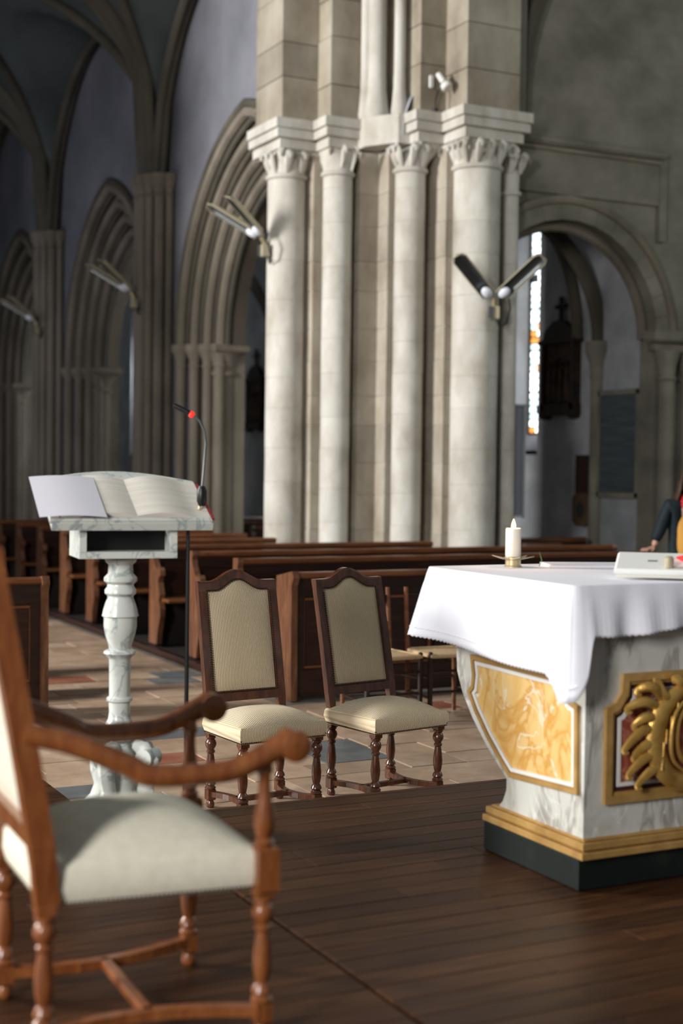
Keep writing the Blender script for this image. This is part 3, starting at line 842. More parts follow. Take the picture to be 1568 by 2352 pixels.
M_pewrail = woodmat('pew_rail_lit_wood', (.08, .027, .009), (.14, .048, .016), (.20, .08, .032), .3, 3.5, (1, 8, 8), 30, .1, .5)  # highlight along the rail tops put into a brighter orange wood
M_pewdark = plain('pew_shadow_wood', (.012, .006, .004), .7)  # near-black tone paints in the shade below the seats
# pew dais, kerb
ds = thing('pew_dais', 'low dark wooden dais edge under the pew ends along the aisle', 'dais', (0, 0, 0))
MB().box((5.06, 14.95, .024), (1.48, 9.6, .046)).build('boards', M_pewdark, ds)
MB().box((4.30, 14.8, .03), (.06, 9.84, .06), None, .01).build('kerb', M_pew, ds)
xr = {10.4: 8.50, 11.4: 8.8, 12.4: 7.30}
names = ['second', 'third', 'fourth', 'fifth', 'sixth', 'seventh', 'eighth', 'ninth', 'tenth', 'eleventh']
for k in range(1, 10):
    y = 9.4 + k * 1.0
    x1 = xr.get(round(y, 1), (5.84 if abs(y - 17.4) < .1 else 6.12) if y > 13.2 else 6.3)
    if k == 4: x1 = 6.02
    o = pew(y, 4.36, x1, 'dark wooden pew, %s row from the front on the right of the aisle' % names[k - 1], True, False, 'rows of pews in the nave', k == 2)
    o.location.z = .048
for k, y in enumerate((12.55, 13.6)):
    pew(y, 8.5, 10.1 if k else 9.0, 'short dark pew in the side aisle behind the crossing pier, %s' % ('farther one' if k else 'nearer one'), True, False, 'pews in the side aisle')
for k, y in enumerate((15.8, 17.2, 18.6, 20.2)):
    pew(y, 7.4, 9.9, 'dark pew in the side aisle seen through the nave arch, %s' % ['nearest', 'second', 'third', 'farthest'][k], True, False, 'pews in the side aisle')
# front screens of both blocks
def screen(x0, x1, y, label, flip=False):
    t = thing('kneeling_desk', label, 'pew', (x0, y, 0))
    W = x1 - x0
    MB().box((W / 2, 0, .915), (W + .04, .10, .045), None, .012).build('top_rail', M_pewrail, t)
    MB().box((W / 2, 0, .83), (W, .04, .13)).build('upper_rail', M_pew, t)
    MB().box((W / 2, 0, .12), (W, .04, .20)).build('lower_rail', M_pew, t)
    MB().box((W / 2, .005, .49), (W, .02, .56)).build('panel', M_pew, t)
    n = max(1, int(W / .62))
    for k in range(n + 1):
        MB().box((min(max(W * k / n, .05), W - .05), -.002, .49), (.09, .042, .56)).build('stile', M_pew, t)
    for k in range(n):
        a = W * k / n + .09; b = W * (k + 1) / n - .09
        mm = MB()
        for xx in (a, b): mm.box((xx, -.012, .49), (.016, .02, .50))
        for zz in (.24, .74): mm.box(((a + b) / 2, -.012, zz), (b - a, .02, .016))
        mm.build('panel_moulding', M_pewrail, t)
    e = MB(); xe = W if flip else 0
    e.prism([(.22, .0), (.22, .90), (-.06, .95), (-.08, .90), (-.05, .84), (-.06, .0)], xe - .025, xe + .025, None, 'x')
    e.build('end_board', M_pewend, t)
    return t
screen(4.36, 8.1, 9.40, 'dark panelled pew front with pale lit end board, right behind the two high-backed chairs')
screen(.9, 2.55, 9.50, 'dark panelled pew front at the left edge behind the armchair', True)
o = pew(10.5, .9, 2.50, 'dark pew at the left of the aisle behind the left pew front', True, False, 'pews left of the aisle', True)
o = pew(11.5, .9, 2.50, 'dark pew at the left of the aisle, second behind the left pew front', True, False, 'pews left of the aisle', True)

# ------------------------------------------------------------------ straw chairs
def straw_chair(x, y, rz, label):
    t = thing('straw_chair', label, 'chair', (x, y, 0), rz, 'straw seated chairs before the pew front')
    MB().grid(9, 9, lambda u, v: ((u - .5) * (.42 - .05 * v), (v - .5) * .38, .452 + .012 * math.sin(PI * u) * math.sin(PI * v))).build('seat', M_straw, t)
    e = MB()
    e.box((0, -.19, .445), (.42, .03, .03), None, .008); e.box((0, .19, .445), (.37, .03, .03), None, .008)
    for s in (-1, 1): e.tube([(s * .21, -.19, .445), (s * .185, .19, .445)], .014, 6)
    e.build('seat_rail', M_straw, t)
    for zz in (.16, .30):
        for s in (-1, 1): MB().tube([(s * .205, -.185, zz), (s * .185, .185, zz)], .010, 6).build('stretcher', M_pew, t)
    for s in (-1, 1):
        MB().lathe([(.016, 0), (.018, .2), (.019, .43), (.015, .47), (.006, .475)], (s * .205, -.185, 0), 8).build('leg', M_pew, t)
        MB().tube([(s * .185, .185, 0), (s * .185, .19, .45), (s * .185, .23, .88)], [.016, .018, .016], 8).build('leg', M_pewrail, t)
    for zz, yy in ((.80, .222), (.62, .206)):
        MB().box((0, yy, zz), (.36, .014, .06), None, .004).build('back_slat', M_pew, t)
    for zz in (.2, .34): MB().tube([(-.2, -.185, zz), (.2, -.185, zz)], .010, 6).build('stretcher', M_pew, t)
    MB().tube([(-.18, .185, .25), (.18, .185, .25)], .010, 6).build('stretcher', M_pew, t)
straw_chair(4.57, 8.42, 0.03, 'straw seated dark chair seen just right of the right high-backed chair')
straw_chair(5.06, 8.40, -.04, 'straw seated dark chair partly hidden behind the white altar cloth')

# ------------------------------------------------------------------ high-backed chairs
LEG = [(.014, 0), (.021, .008), (.022, .02), (.016, .035), (.020, .040)]
VASE = [(.024, 0), (.026, .006), (.018, .016), (.025, .026), (.022, .038), (.015, .050), (.017, .056), (.021, .085), (.0225, .11), (.019, .15), (.0145, .185), (.0195, .192), (.0195, .2), (.015, .206), (.018, .214), (.025, .228), (.026, .240), (.022, .254), (.0165, .262), (.0225, .268), (.0225, .276), (.016, .282)]
def turned_leg(x, y, m, par, top=.385):
    b = MB()
    b.lathe(LEG, (x, y, 0), 16)
    b.box((x, y, .067), (.042, .042, .056), None, .004)
    k = (top - .022 - .095) / .282
    b.lathe([(r * 1.1, z * k) for r, z in VASE], (x, y, .095), 18)
    b.box((x, y, top - .012), (.046, .046, .03), None, .004)
    return b.build('leg', m, par)
def hump(u, w, h=.055):   # camel-back top line
    a = abs(u) / (w / 2)
    return h * (.5 + .5 * math.cos(PI * min(1, a / .68))) if a < .68 else 0
def high_chair(name, loc, rz, label, wf, wb, dep, bw, bh, wood, wood2, cloth, arms=False, group=None, rake=.12, zs=.458, crown=.060):
    t = thing(name, label, 'chair', loc, rz, group)
    xf, xb, yf, yb = wf / 2, wb / 2, -dep / 2, dep / 2
    for s in (-1, 1):
        turned_leg(s * xf, yf, wood, t)
        turned_leg(s * xb, yb, wood, t)
    # seat: padded box with rounded crown
    sw, sb_, y0, y1 = xf + .028, xb + .030, yf - .030, yb + .010
    if arms: sb_, y1, sw, y0 = xb + .004, yb + .004, xf - .006, yf + .004
    n = 17
    def seat(u, v):
        hw = sw + (sb_ - sw) * v
        x = (u - .5) * 2 * hw; y = y0 + (y1 - y0) * v
        e = (1 - (abs(u - .5) * 2) ** 3.2) * (1 - (abs(v - .5) * 2) ** 3.2)
        return (x, y, zs + crown * e)
    b = MB(); b.grid(n, n, seat)
    ring = [(i / (n - 1), 0) for i in range(n)] + [(1, i / (n - 1)) for i in range(1, n)] + [(1 - i / (n - 1), 1) for i in range(1, n)] + [(0, 1 - i / (n - 1)) for i in range(1, n)]
    vs = []
    for zz, o in ((zs, 0), (zs - .011, .007), (.42, .010), (.39, .002), (.378, -.004)):
        for u, v in ring:
            x, y, _ = seat(u, v)
            nx = (u - .5) * 2; ny = (v - .5) * 2
            cx = (nx if abs(nx) > .99 else 0); cy = (ny if abs(ny) > .99 else 0)
            vs.append((x + cx * o, y + cy * o, zz))
    L = len(ring)
    b.add(vs, [(k * L + i, k * L + (i + 1) % L, (k + 1) * L + (i + 1) % L, (k + 1) * L + i) for k in range(4) for i in range(L)], True)
    b.add(vs[-L:], [tuple(range(L - 1))])
    seat_o = b.build('seat', cloth, t)
    nl = MB()
    def nail(p, r=.0042): nl.ball(p, r * 1.15, 4)
    per = [(-sw, y0), (sw, y0), (sb_, y1), (-sb_, y1)]
    for (ax, ay), (bx_, by) in zip(per, per[1:] + per[:1]):
        Ln = math.hypot(bx_ - ax, by - ay); m_ = int(Ln / .0115)
        for i in range(m_):
            f = i / m_; nail((ax + (bx_ - ax) * f * 1.0, ay + (by - ay) * f, .385))
    for s in (-1, 1):
        for i in range(4): nail((s * (sw + .001), y0 - .002, .396 + .011 * i))
    nl.build('nail_trim', M_nail, t)['kind'] = 'stuff'
    # H stretcher with shaped side rails
    zz = .070
    for s in (-1, 1):
        pts = []
        for i in range(9):
            f = i / 8; pts.append((s * (xf + (xb - xf) * f) - s * .055 * math.sin(PI * f), yf + (yb - yf) * f, zz))
        q = MB()
        for (a0, a1) in zip(pts[:-1], pts[1:]):
            dx = (a1[0] - a0[0]); dy = a1[1] - a0[1]; ll = math.hypot(dx, dy); px, py = -dy / ll * .016, dx / ll * .016
            q.add([(a0[0] + px, a0[1] + py, zz - .013), (a0[0] - px, a0[1] - py, zz - .013), (a1[0] - px, a1[1] - py, zz - .013), (a1[0] + px, a1[1] + py, zz - .013),
                   (a0[0] + px, a0[1] + py, zz + .013), (a0[0] - px, a0[1] - py, zz + .013), (a1[0] - px, a1[1] - py, zz + .013), (a1[0] + px, a1[1] + py, zz + .013)],
                  [(3, 2, 1, 0), (4, 5, 6, 7), (0, 1, 5, 4), (2, 3, 7, 6), (1, 2, 6, 5), (3, 0, 4, 7)])
        q.build('side_stretcher', wood, t)
    MB().box((0, 0, zz), (2 * ((xf + xb) / 2 - .05), .030, .026), None, .004).build('cross_stretcher', wood, t)
    # back: raked frame
    zb0 = .525; H = bh - zb0
    def bp(x, z, dy=0):   # point on the raked back plane
        f = max(0, (z - .40) / (bh - .40))
        return (x, yb - .005 + rake * f ** 1.15 + dy, z)
    def xat(z): return bw / 2 + .004 * (1 - (z - .4) / (bh - .4))
    T_ = .058 if arms else .036
    for s in (-1, 1):
        p = MB(); K = 10; vs = []
        for i in range(K + 1):
            z = .385 + (bh - .055 - .385) * i / K
            wd = (.046 if z > zb0 else .036) + (.012 if arms else 0)
            xo = xat(z) if z > zb0 - .02 else (xb + .02) + (xat(zb0) - xb - .02) * max(0, (z - .385) / (zb0 - .385))
            for dx, dy in ((0, -T_ / 2), (-wd, -T_ / 2), (-wd, T_ / 2), (0, T_ / 2)):
                vs.append(bp(s * (xo + dx), z, dy))
        fs = [(k * 4 + i, k * 4 + (i + 1) % 4, k * 4 + 4 + (i + 1) % 4, k * 4 + 4 + i) for k in range(K) for i in range(4)] + [(0, 1, 2, 3), (K * 4 + 3, K * 4 + 2, K * 4 + 1, K * 4)]
        p.add(vs, fs); p.build('back_post', wood2, t)
    # bottom rail
    p = MB(); vs = [bp(sx * xat(zb0), z, dy) for z in (zb0, zb0 + .052) for sx, dy in ((-1, -T_ / 2), (1, -T_ / 2), (1, T_ / 2), (-1, T_ / 2))]
    p.add(vs, [(3, 2, 1, 0), (4, 5, 6, 7), (0, 1, 5, 4), (1, 2, 6, 5), (2, 3, 7, 6), (3, 0, 4, 7)]); p.build('bottom_rail', wood, t)
    # camel-back crest rail
    N = 24; p = MB(); vs = []
    zt = bh - .055
    for i in range(N + 1):
        x = -bw / 2 + bw * i / N; h = hump(x, bw)
        lo = zt - .045 + hump(x, bw * .86) * .98
        for z, dy in ((lo, -T_ / 2), (lo, T_ / 2), (zt + h - .006, T_ / 2 + .003), (zt + h + .004, T_ / 2), (zt + h + .004, -T_ / 2), (zt + h - .006, -T_ / 2 - .004)):
            vs.append(bp(x, z, dy))
    fs = [(k * 6 + i, k * 6 + (i + 1) % 6, k * 6 + 6 + (i + 1) % 6, k * 6 + 6 + i) for k in range(N) for i in range(6)] + [tuple(range(6)), tuple(range(N * 6 + 5, N * 6 - 1, -1))]
    p.add(vs, fs); p.build('crest_rail', wood, t)
    # padded panel front and plain panel behind
    iw = bw - .092
    def pad(u, v, sgn):
        x = (u - .5) * iw
        ztop = zt - .045 + hump(x, bw * .86) * .98
        z = zb0 + .05 + (ztop - zb0 - .05) * v
        e = (1 - (abs(u - .5) * 2) ** 3) * (1 - (abs(v - .5) * 2) ** 6)
        return bp(x, z, sgn * (.006 + .028 * e))
    MB().grid(19, 19, lambda u, v: pad(u, v, -1)).build('back_pad', cloth, t)
    MB().grid(19, 19, lambda u, v: pad(u, v, .9)).build('rear_panel', cloth, t)
    nl = MB()
    zz = zb0 + .05
    for i in range(int(iw / .0115)):
        x = -iw / 2 + i * .0115
        nl.ball(bp(x, zb0 + .046, -.021), .0042, 4)
        nl.ball(bp(x, zt - .045 + hump(x, bw * .86) * .98 + .004, -.021), .0042, 4)
    for i in range(int((zt - .045 - zz) / .0115)):
        for s in (-1, 1): nl.ball(bp(s * (iw / 2 + .003), zz + i * .0115, -.021), .0042, 4)
    nl.build('nail_trim', M_nail, t)['kind'] = 'stuff'
    if arms:
        for s in (-1, 1):
            pa = [(s * (xat(.8) - .01), yb + .05, .805), (s * (xf * .96), yb - .06, .775), (s * (xf + .0), yb - .18, .722), (s * (xf + .012), .02, .690), (s * (xf + .02), yf + .12, .688), (s * (xf + .02), yf + .04, .708),
                  (s * (xf + .02), yf - .02, .735), (s * (xf + .02), yf - .065, .752)]
            ar = MB(); ar.tube(spline(pa), rspl([.026, .028, .029, .029, .028, .028, .031, .036]), 14, None, 1.0)
            ar.tube([(s * (xf + .02) - .034, yf - .068, .742), (s * (xf + .02) - .030, yf - .068, .742), (s * (xf + .02) + .030, yf - .068, .742), (s * (xf + .02) + .034, yf - .068, .742)], [.034, .040, .040, .034], 18)
            ar.build('arm', M_chairo, t)
            po = MB()
            po.box((s * (xf + .006), yf - .004, .43), (.056, .056, .115), None, .006)
            po.lathe([(.020, 0), (.027, .012), (.018, .022), (.022, .03), (.027, .055), (.026, .08), (.020, .115), (.0155, .15), (.015, .18), (.021, .19), (.021, .20), (.016, .225)], (s * (xf + .004), yf, .487), 16)
            po.build('arm_post', M_chairo, t)
    return t
high_chair('upholstered_chair', (2.835, 6.43, .0), math.radians(6), 'high-backed walnut chair with cream corduroy, left one of the two in focus',
           .415, .40, .345, .45, 1.172, M_chairw, M_chairw, M_cord, False, 'high-backed corduroy chairs below the platform', .145)
high_chair('upholstered_chair', (3.52, 6.43, .0), math.radians(11), 'high-backed walnut chair with cream corduroy, right one of the two, next to the altar',
           .415, .40, .37, .445, 1.168, M_chairw, M_chairw, M_cord, False, 'high-backed corduroy chairs below the platform', .165)
high_chair('armchair', (1.18, 3.55, .2602), math.radians(88), 'blurred cream upholstered walnut armchair in the left foreground',
           .57, .46, .54, .52, 1.30, M_chairo, M_chairo, M_cordarm, True, None, .16, .478, .085)

# ------------------------------------------------------------------ lectern
lec = thing('lectern', 'white veined marble lectern with baluster stem and sloping desk', 'lectern', (1.745, 5.30, .2602), math.radians(-7))
MZ = [(1285, 37), (1292, 35), (1298, 28), (1318, 29), (1328, 38), (1336, 38), (1343, 30), (1349, 31), (1356, 36), (1364, 36), (1370, 30), (1376, 30), (1388, 35), (1402, 39), (1412, 41), (1416, 42), (1419, 38), (1440, 38),
      (1462, 34), (1480, 28), (1492, 25), (1497, 36), (1502, 38), (1507, 33), (1512, 28), (1518, 25), (1560, 24.5), (1602, 24), (1606, 30), (1612, 30), (1616, 25), (1640, 24), (1655, 26), (1665, 32), (1672, 26), (1690, 25), (1696, 33), (1703, 34), (1710, 27), (1722, 27), (1735, 36), (1750, 44), (1762, 46), (1775, 40), (1800, 36), (1840, 40)]
def pz(y): return 1.70 - (y - 1070) * .001684 - .26
stem = [(r * .00168, pz(y)) for y, r in MZ][::-1]
MB().lathe([(.08, .12)] + stem, (-.018, 0, 0), 28).build('stem', M_lect, lec)
bs = MB(); bs.lathe([(.17, 0), (.17, .05), (.15, .06), (.12, .09), (.09, .13)], (0, 0, 0), 28); bs.build('base', M_lect, lec)
for k in range(4):
    a = PI / 4 + k * PI / 2; ca, sa = math.cos(a), math.sin(a)
    pts = [(.05, .36), (.09, .345), (.12, .30), (.115, .24), (.10, .19), (.12, .13), (.16, .09), (.19, .06)]
    f = MB(); f.tube([(ca * r, sa * r, z) for r, z in pts], [.02, .034, .04, .036, .034, .036, .04, .03], 10, None, .8)
    f.tube([(ca * .115 - sa * .04, sa * .115 + ca * .04, .315), (ca * .115 + sa * .04, sa * .115 - ca * .04, .315)], .036, 14)
    f.tube([(ca * .19 - sa * .04, sa * .19 + ca * .04, .042), (ca * .19 + sa * .04, sa * .19 - ca * .04, .042)], .04, 14)
    f.build('scroll_foot', M_lect, lec)
bx = MB()   # open shelf box, local -Y is the reader's side
zb = 1.10
bx.box((-.01, 0, zb + .0), (.375, .24, .026)); bx.box((-.184, 0, zb + .055), (.026, .24, .09)); bx.box((.164, 0, zb + .055), (.026, .24, .09)); bx.box((-.01, .11, zb + .055), (.34, .02, .09))
bx.build('shelf_box', M_lect, lec)
MB().box((-.01, .04, zb + .055), (.322, .12, .08)).build('shelf_painted_shade', M_black, lec)  # black block standing for the shade inside the open shelf
DT = math.radians(25)
Dm = Matrix.Translation((-.005, -.145, zb + .095)) @ Matrix.Rotation(DT, 4, 'X')
desk = MB()
pts = [(-.30, 0), (.315, 0), (.315, .37)] + [(.31 - .62 * i / 12, .375 + .085 * math.sin(PI * i / 12)) for i in range(13)] + [(-.30, .37)]
desk.prism(pts, 0, .030, Dm); desk.build('desk_top', M_lect, lec)
desk = MB(); desk.box((.0, .012, .036), (.62, .02, .02), Dm, .004); desk.build('book_ledge', M_lect, lec)
bk = thing('open_book', 'open missal with cream pages lying on the lectern desk', 'book', lec.location, lec.rotation_euler.z)
def page(u, v, s):
    x = .024 + s * u * .288
    hgt = .042 + .018 * math.sin(PI * min(1, u * 1.15 + .08)) - .006 * u
    return Vector((x, .03 + v * .315 + .02 * math.sin(PI * u) * (1 if v > .5 else .3), hgt))
for s in (-1, 1):
    b = MB(); b.grid(14, 4, lambda u, v: page(u, v, s), True, False, Dm)
    # block edge towards the reader and outer side
    b.grid(14, 2, lambda u, v: (page(u, 0, s).x, page(u, 0, s).y, .034 + (page(u, 0, s).z - .034) * v), False, False, Dm)
    b.grid(2, 4, lambda u, v: (page(1, v, s).x, page(1, v, s).y, .034 + (page(1, v, s).z - .034) * u), False, False, Dm)
    b.grid(14, 2, lambda u, v: (page(u, 1, s).x, page(u, 1, s).y, .034 + (page(u, 1, s).z - .034) * v), False, False, Dm)
    b.build('page_block', M_page, bk)
MB().box((.028, .18, .0335), (.595, .31, .005), Dm).build('cover', M_bookred, bk)
sh = thing('loose_sheet', 'loose bluish white sheet over the left page on the lectern', 'paper', lec.location, lec.rotation_euler.z)
MB().grid(8, 3, lambda u, v: (-.350 + u * .25 - .0 * v, -.012 + v * .345, .062 + .008 * math.sin(PI * u)), True, False, Dm).build('sheet', M_sheet, sh)

# microphone stand
mic = thing('microphone_stand', 'thin black gooseneck microphone on a slender stand beside the lectern', 'microphone', (2.02, 5.20, .2602))
MB().lathe([(.11, 0), (.11, .012), (.03, .022), (.014, .03), (.014, .06)], (-.055, 0, 0), 20).build('round_foot', M_black, mic)
MB().lathe([(.013, 0), (.013, .26), (.009, .262), (.0075, 1.22)], (-.055, 0, .03), 10).build('pole', M_black, mic)
def L3(p): return (p[0] - 2.02, p[1] - 5.20, p[2] - .2602)
MB().lathe([(.012, 0), (.020, .02), (.020, .06), (.012, .08)], L3((2.02, 5.198, 1.545)), 12).build('clamp', M_black, mic)
MB().tube([(-.055, 0, 1.245), (-.01, 0, 1.27), L3((2.018, 5.198, 1.58))], .006, 8).build('connector', M_brass, mic)
g = MB(); g.tube([L3(p) for p in ((2.018, 5.198, 1.58), (2.027, 5.197, 1.686), (2.035, 5.197, 1.79), (2.030, 5.20, 1.84), (2.012, 5.21, 1.878), (1.985, 5.226, 1.903))], .0055, 8)
g.build('gooseneck', M_refl, mic)
MB().tube([L3(p) for p in ((1.99, 5.223, 1.90), (1.955, 5.24, 1.921), (1.922, 5.258, 1.938))], [.009, .011, .010], 10).build('microphone_head', M_black, mic)
MB().ball(L3((1.985, 5.226, 1.903)), .0135, 8).build('status_ring', emis('red_led', (.9, .03, .02), .8), mic)

# ------------------------------------------------------------------ altar
def ringprism(mb, outer, inner, c0, c1, axis):
    n = len(outer)
    def P(p, c): return (c, p[0], p[1]) if axis == 'x' else (p[0], c, p[1])
    vs = [P(p, c0) for p in outer] + [P(p, c1) for p in outer] + [P(p, c1) for p in inner] + [P(p, c0) for p in inner]
    fs = []
    for k in range(3):
        for i in range(n):
            j = (i + 1) % n
            fs.append((k * n + i, k * n + j, (k + 1) * n + j, (k + 1) * n + i))
    mb.add(vs, fs)
alt = thing('altar', 'painted marble altar with gold framed yellow and red panels and a dark plinth', 'altar')
AX0, AX1 = 2.95, 4.75
MB().box(((AX0 + AX1) / 2 - .0, 4.235, .345 - .03), (AX1 - AX0 + .06, .60, .115), None, .008).build('plinth', M_plinth, alt)
MB().box(((AX0 + AX1) / 2, 4.235, .275), (AX1 - AX0 + .0, .55, .03)).build('plinth_foot', M_plinth, alt)
g = MB()
for z0, z1, o in ((.372, .397, .035), (.397, .403, .018), (.403, .428, .026), (.428, .436, .01)):
    g.box(((AX0 + AX1) / 2, 4.225, (z0 + z1) / 2), (AX1 - AX0 + 2 * o, .56 + 2 * o, z1 - z0), None, .003)
g.build('gold_base_moulding', M_gold, alt)
body = [(3.955, .436), (3.955, 1.20), (3.945, 1.215), (4.78, 1.215), (4.80, 1.15), (4.803, .984), (4.796, .908), (4.753, .827), (4.676, .737), (4.579, .652), (4.486, .586), (4.432, .549), (4.432, .507), (4.455, .46), (4.48, .436)]
MB().prism(body, AX0, AX1, None, 'x').build('body', M_marble, alt)
MB().box(((AX0 + AX1) / 2, 4.42, 1.14), (AX1 - AX0 + .02, .96, .035), None, .012).build('cornice', M_marble, alt)
MB().box(((AX0 + AX1) / 2 - .02, 4.415, 1.262), (AX1 - AX0 + .08, .94, .092), None, .02).build('table_slab', M_marble, alt)
pts = [(4.683, .985), (4.085, .978), (4.07, .935), (4.03, .905), (3.985, .893), (3.978, .585), (4.400, .562), (4.46, .605), (4.555, .680), (4.645, .768), (4.70, .84), (4.672, .865), (4.665, .91)]
def panel(poly, c, axis, sgn, widths, mats, name, field):
    d = 0; parent = alt
    for (wd, hgt, m, nm) in widths:
        mb = MB(); ringprism(mb, offset(poly, d), offset(poly, d + wd), c, c + sgn * hgt, axis)
        mb.build(nm, m, alt); d += wd
    inner = offset(poly, d)
    f = MB(); f.prism(inner, min(c, c + sgn * .003), max(c, c + sgn * .003), None, axis)
    return f.build(name, field, alt)
panel(pts, AX0 - .0, 'x', -1, [(.018, .014, M_gold, 'gold_frame'), (.004, .006, M_gold, 'gold_fillet'), (.014, .010, M_white, 'white_border')], None, 'yellow_marble_panel', M_yellow)
def fpts(a, b): return [(a + .07, 1.0), (a + .065, .935), (a + .04, .90), (a, .883), (a, .548), (b, .548), (b, .883), (b - .04, .90), (b - .065, .935), (b - .07, 1.0)]
for a, b in ((3.03, 3.83), (3.90, 4.68)):
    pp = fpts(a, b)
    panel(pp, 3.955, 'y', -1, [(.028, .016, M_gold, 'gold_frame'), (.012, .009, M_gold, 'gold_fillet'), (.017, .002, M_maroon, 'maroon_border'), (.014, .006, M_white, 'white_border')], None, 'red_marble_panel', M_red)
    # gilded acanthus cartouche
    cx, cz = (a + b) / 2 - .01, .775
    gd = MB(); Y = 3.945
    for s in (-1, 1):
        def Q(dx, dz, dy=0): return (cx + s * dx, Y - dy, cz + dz)
        gd.tube(spline([Q(.04, .165, .02), Q(.10, .15, .03), (Q(.17, .09, .035)), Q(.20, .0, .035), Q(.18, -.09, .035), Q(.11, -.155, .03), Q(0, -.175, .03)]), rspl([.016, .03, .040, .044, .042, .036, .030]), 12, None, .6)
        gd.tube(spline([Q(.0, .14, .035), Q(.07, .11, .045), Q(.115, .05, .05), Q(.12, -.03, .05), Q(.08, -.09, .045), Q(0, -.11, .04)]), rspl([.006, .010, .012, .012, .010, .008]), 8)
        gd.tube(spline([Q(.05, .15, .05), Q(.13, .09, .06), Q(.155, .0, .064), Q(.14, -.08, .06), Q(.07, -.135, .05)]), rspl([.004, .007, .008, .007, .004]), 8)
        gd.tube(spline([Q(.06, .165, .02), Q(.02, .19, .04), Q(.03, .13, .055)]), rspl([.010, .014, .007]), 8)
        for (x0_, z0_, x1_, z1_, cu) in ((-.18, .11, -.27, .17, .04), (-.19, .09, -.31, .11, .03), (-.20, .05, -.28, .05, .025), (-.20, .02, -.32, -.03, .035), (-.20, -.02, -.28, -.06, .02), (-.19, -.07, -.30, -.12, .03), (-.17, -.10, -.26, -.16, .02), (-.15, .13, -.19, .20, -.02), (-.10, .155, -.11, .205, .015)):
            x0_, x1_ = -x0_, -x1_
            xm_, zm_ = (x0_ + x1_) / 2, (z0_ + z1_) / 2 + cu
            pp_ = spline([Q(x0_ - .03, z0_, .03), Q(xm_, zm_, .042), Q(x1_, z1_, .022), Q(x1_ + .006, z1_ - .018, .026), Q(x1_ - .008, z1_ - .016, .03)], 4)
            gd.tube(pp_, rspl([.014, .019, .013, .009, .005], 4), 8, None, .75)
        for k in range(5):
            t_ = -.09 + .045 * k
            gd.tube([Q(.185 - .004 * k * k, t_ + .03, .058), Q(.19 - .004 * k * k, t_ - .02, .06)], [.003, .004], 6)
    gd.build('gilded_cartouche', M_goldl, alt)

# altar cloth
clo = MB()
cx0, cx1, cy0, cy1, RC = 2.868, 4.83, 3.925, 4.90, .03
ZT = 1.3125
per = []
def arcp(cx, cy, a0, a1, n=10):
    for i in range(n + 1):
        a = a0 + (a1 - a0) * i / n; per.append((cx + RC * math.cos(a), cy + RC * math.sin(a), math.cos(a), math.sin(a)))
def linep(x0, y0, x1, y1, nx, ny, n):
    for i in range(1, n): per.append((x0 + (x1 - x0) * i / n, y0 + (y1 - y0) * i / n, nx, ny))
# start far-left corner, go down the left side, along the near side, and round
arcp(cx0 + RC, cy1 - RC, PI / 2, PI); linep(cx0, cy1 - RC, cx0, cy0 + RC, -1, 0, 230)
arcp(cx0 + RC, cy0 + RC, PI, 1.5 * PI, 14); linep(cx0 + RC, cy0, cx1 - RC, cy0, 0, -1, 300)
arcp(cx1 - RC, cy0 + RC, 1.5 * PI, 2 * PI); linep(cx1, cy0 + RC, cx1, cy1 - RC, 1, 0, 60)
arcp(cx1 - RC, cy1 - RC, 0, PI / 2); linep(cx1 - RC, cy1, cx0 + RC, cy1, 0, 1, 160)
n = len(per); dist = [0]
for i in range(1, n): dist.append(dist[-1] + math.hypot(per[i][0] - per[i - 1][0], per[i][1] - per[i - 1][1]))
sFL = dist[5]; sNL = None
best = min(range(n), key=lambda i: math.hypot(per[i][0] - cx0, per[i][1] - cy0)); sNL = dist[best]
def smooth(a, b, x): t = max(0, min(1, (x - a) / (b - a))); return t * t * (3 - 2 * t)
rows = 16
vs = []
for i, (x, y, nx, ny) in enumerate(per):
    s = dist[i]; ds = s - sNL
    if ds < 0: drop = .270 + .040 * smooth(-.95, -.2, ds) + .085 * smooth(-.11, -.005, ds)
    else: drop = .165 + .23 * (1 - smooth(.0, .06, ds)) + .012 * math.sin(ds * 9)
    if s > dist[-1] - .9 and ny > .5 or nx > .5: drop = .25
    drop += .006 * abs(math.sin(s * PI / .021)) - .004
    for r in range(rows):
        t = r / (rows - 1)
        zc = ZT - .020 * (1 - math.cos(min(1, t * 7) * PI / 2)) - (drop - .02) * t
        flare = (.028 if ds < 0 else .02) * math.sin(min(1, t * 4) * PI / 2) * .35 + (.022 + .05 * math.exp(-((ds + .97) / .12) ** 2) + .010 * math.exp(-(ds / .05) ** 2)) * t
        fold = (.004 * math.sin(s * 13) if ds < 0 else .0) * t
        if ds > -.12: fold += (.007 * math.sin(ds * 47 + 1.0) + .010 * math.sin(ds * 24)) * t ** .7 * smooth(-.12, .02, ds)
        o = flare + fold + .003
        vs.append((x + nx * o, y + ny * o, zc))
fs = [(i * rows + r, i * rows + r + 1, ((i + 1) % n) * rows + r + 1, ((i + 1) % n) * rows + r) for i in range(n) for r in range(rows - 1)]
clo.add(vs, fs, True)
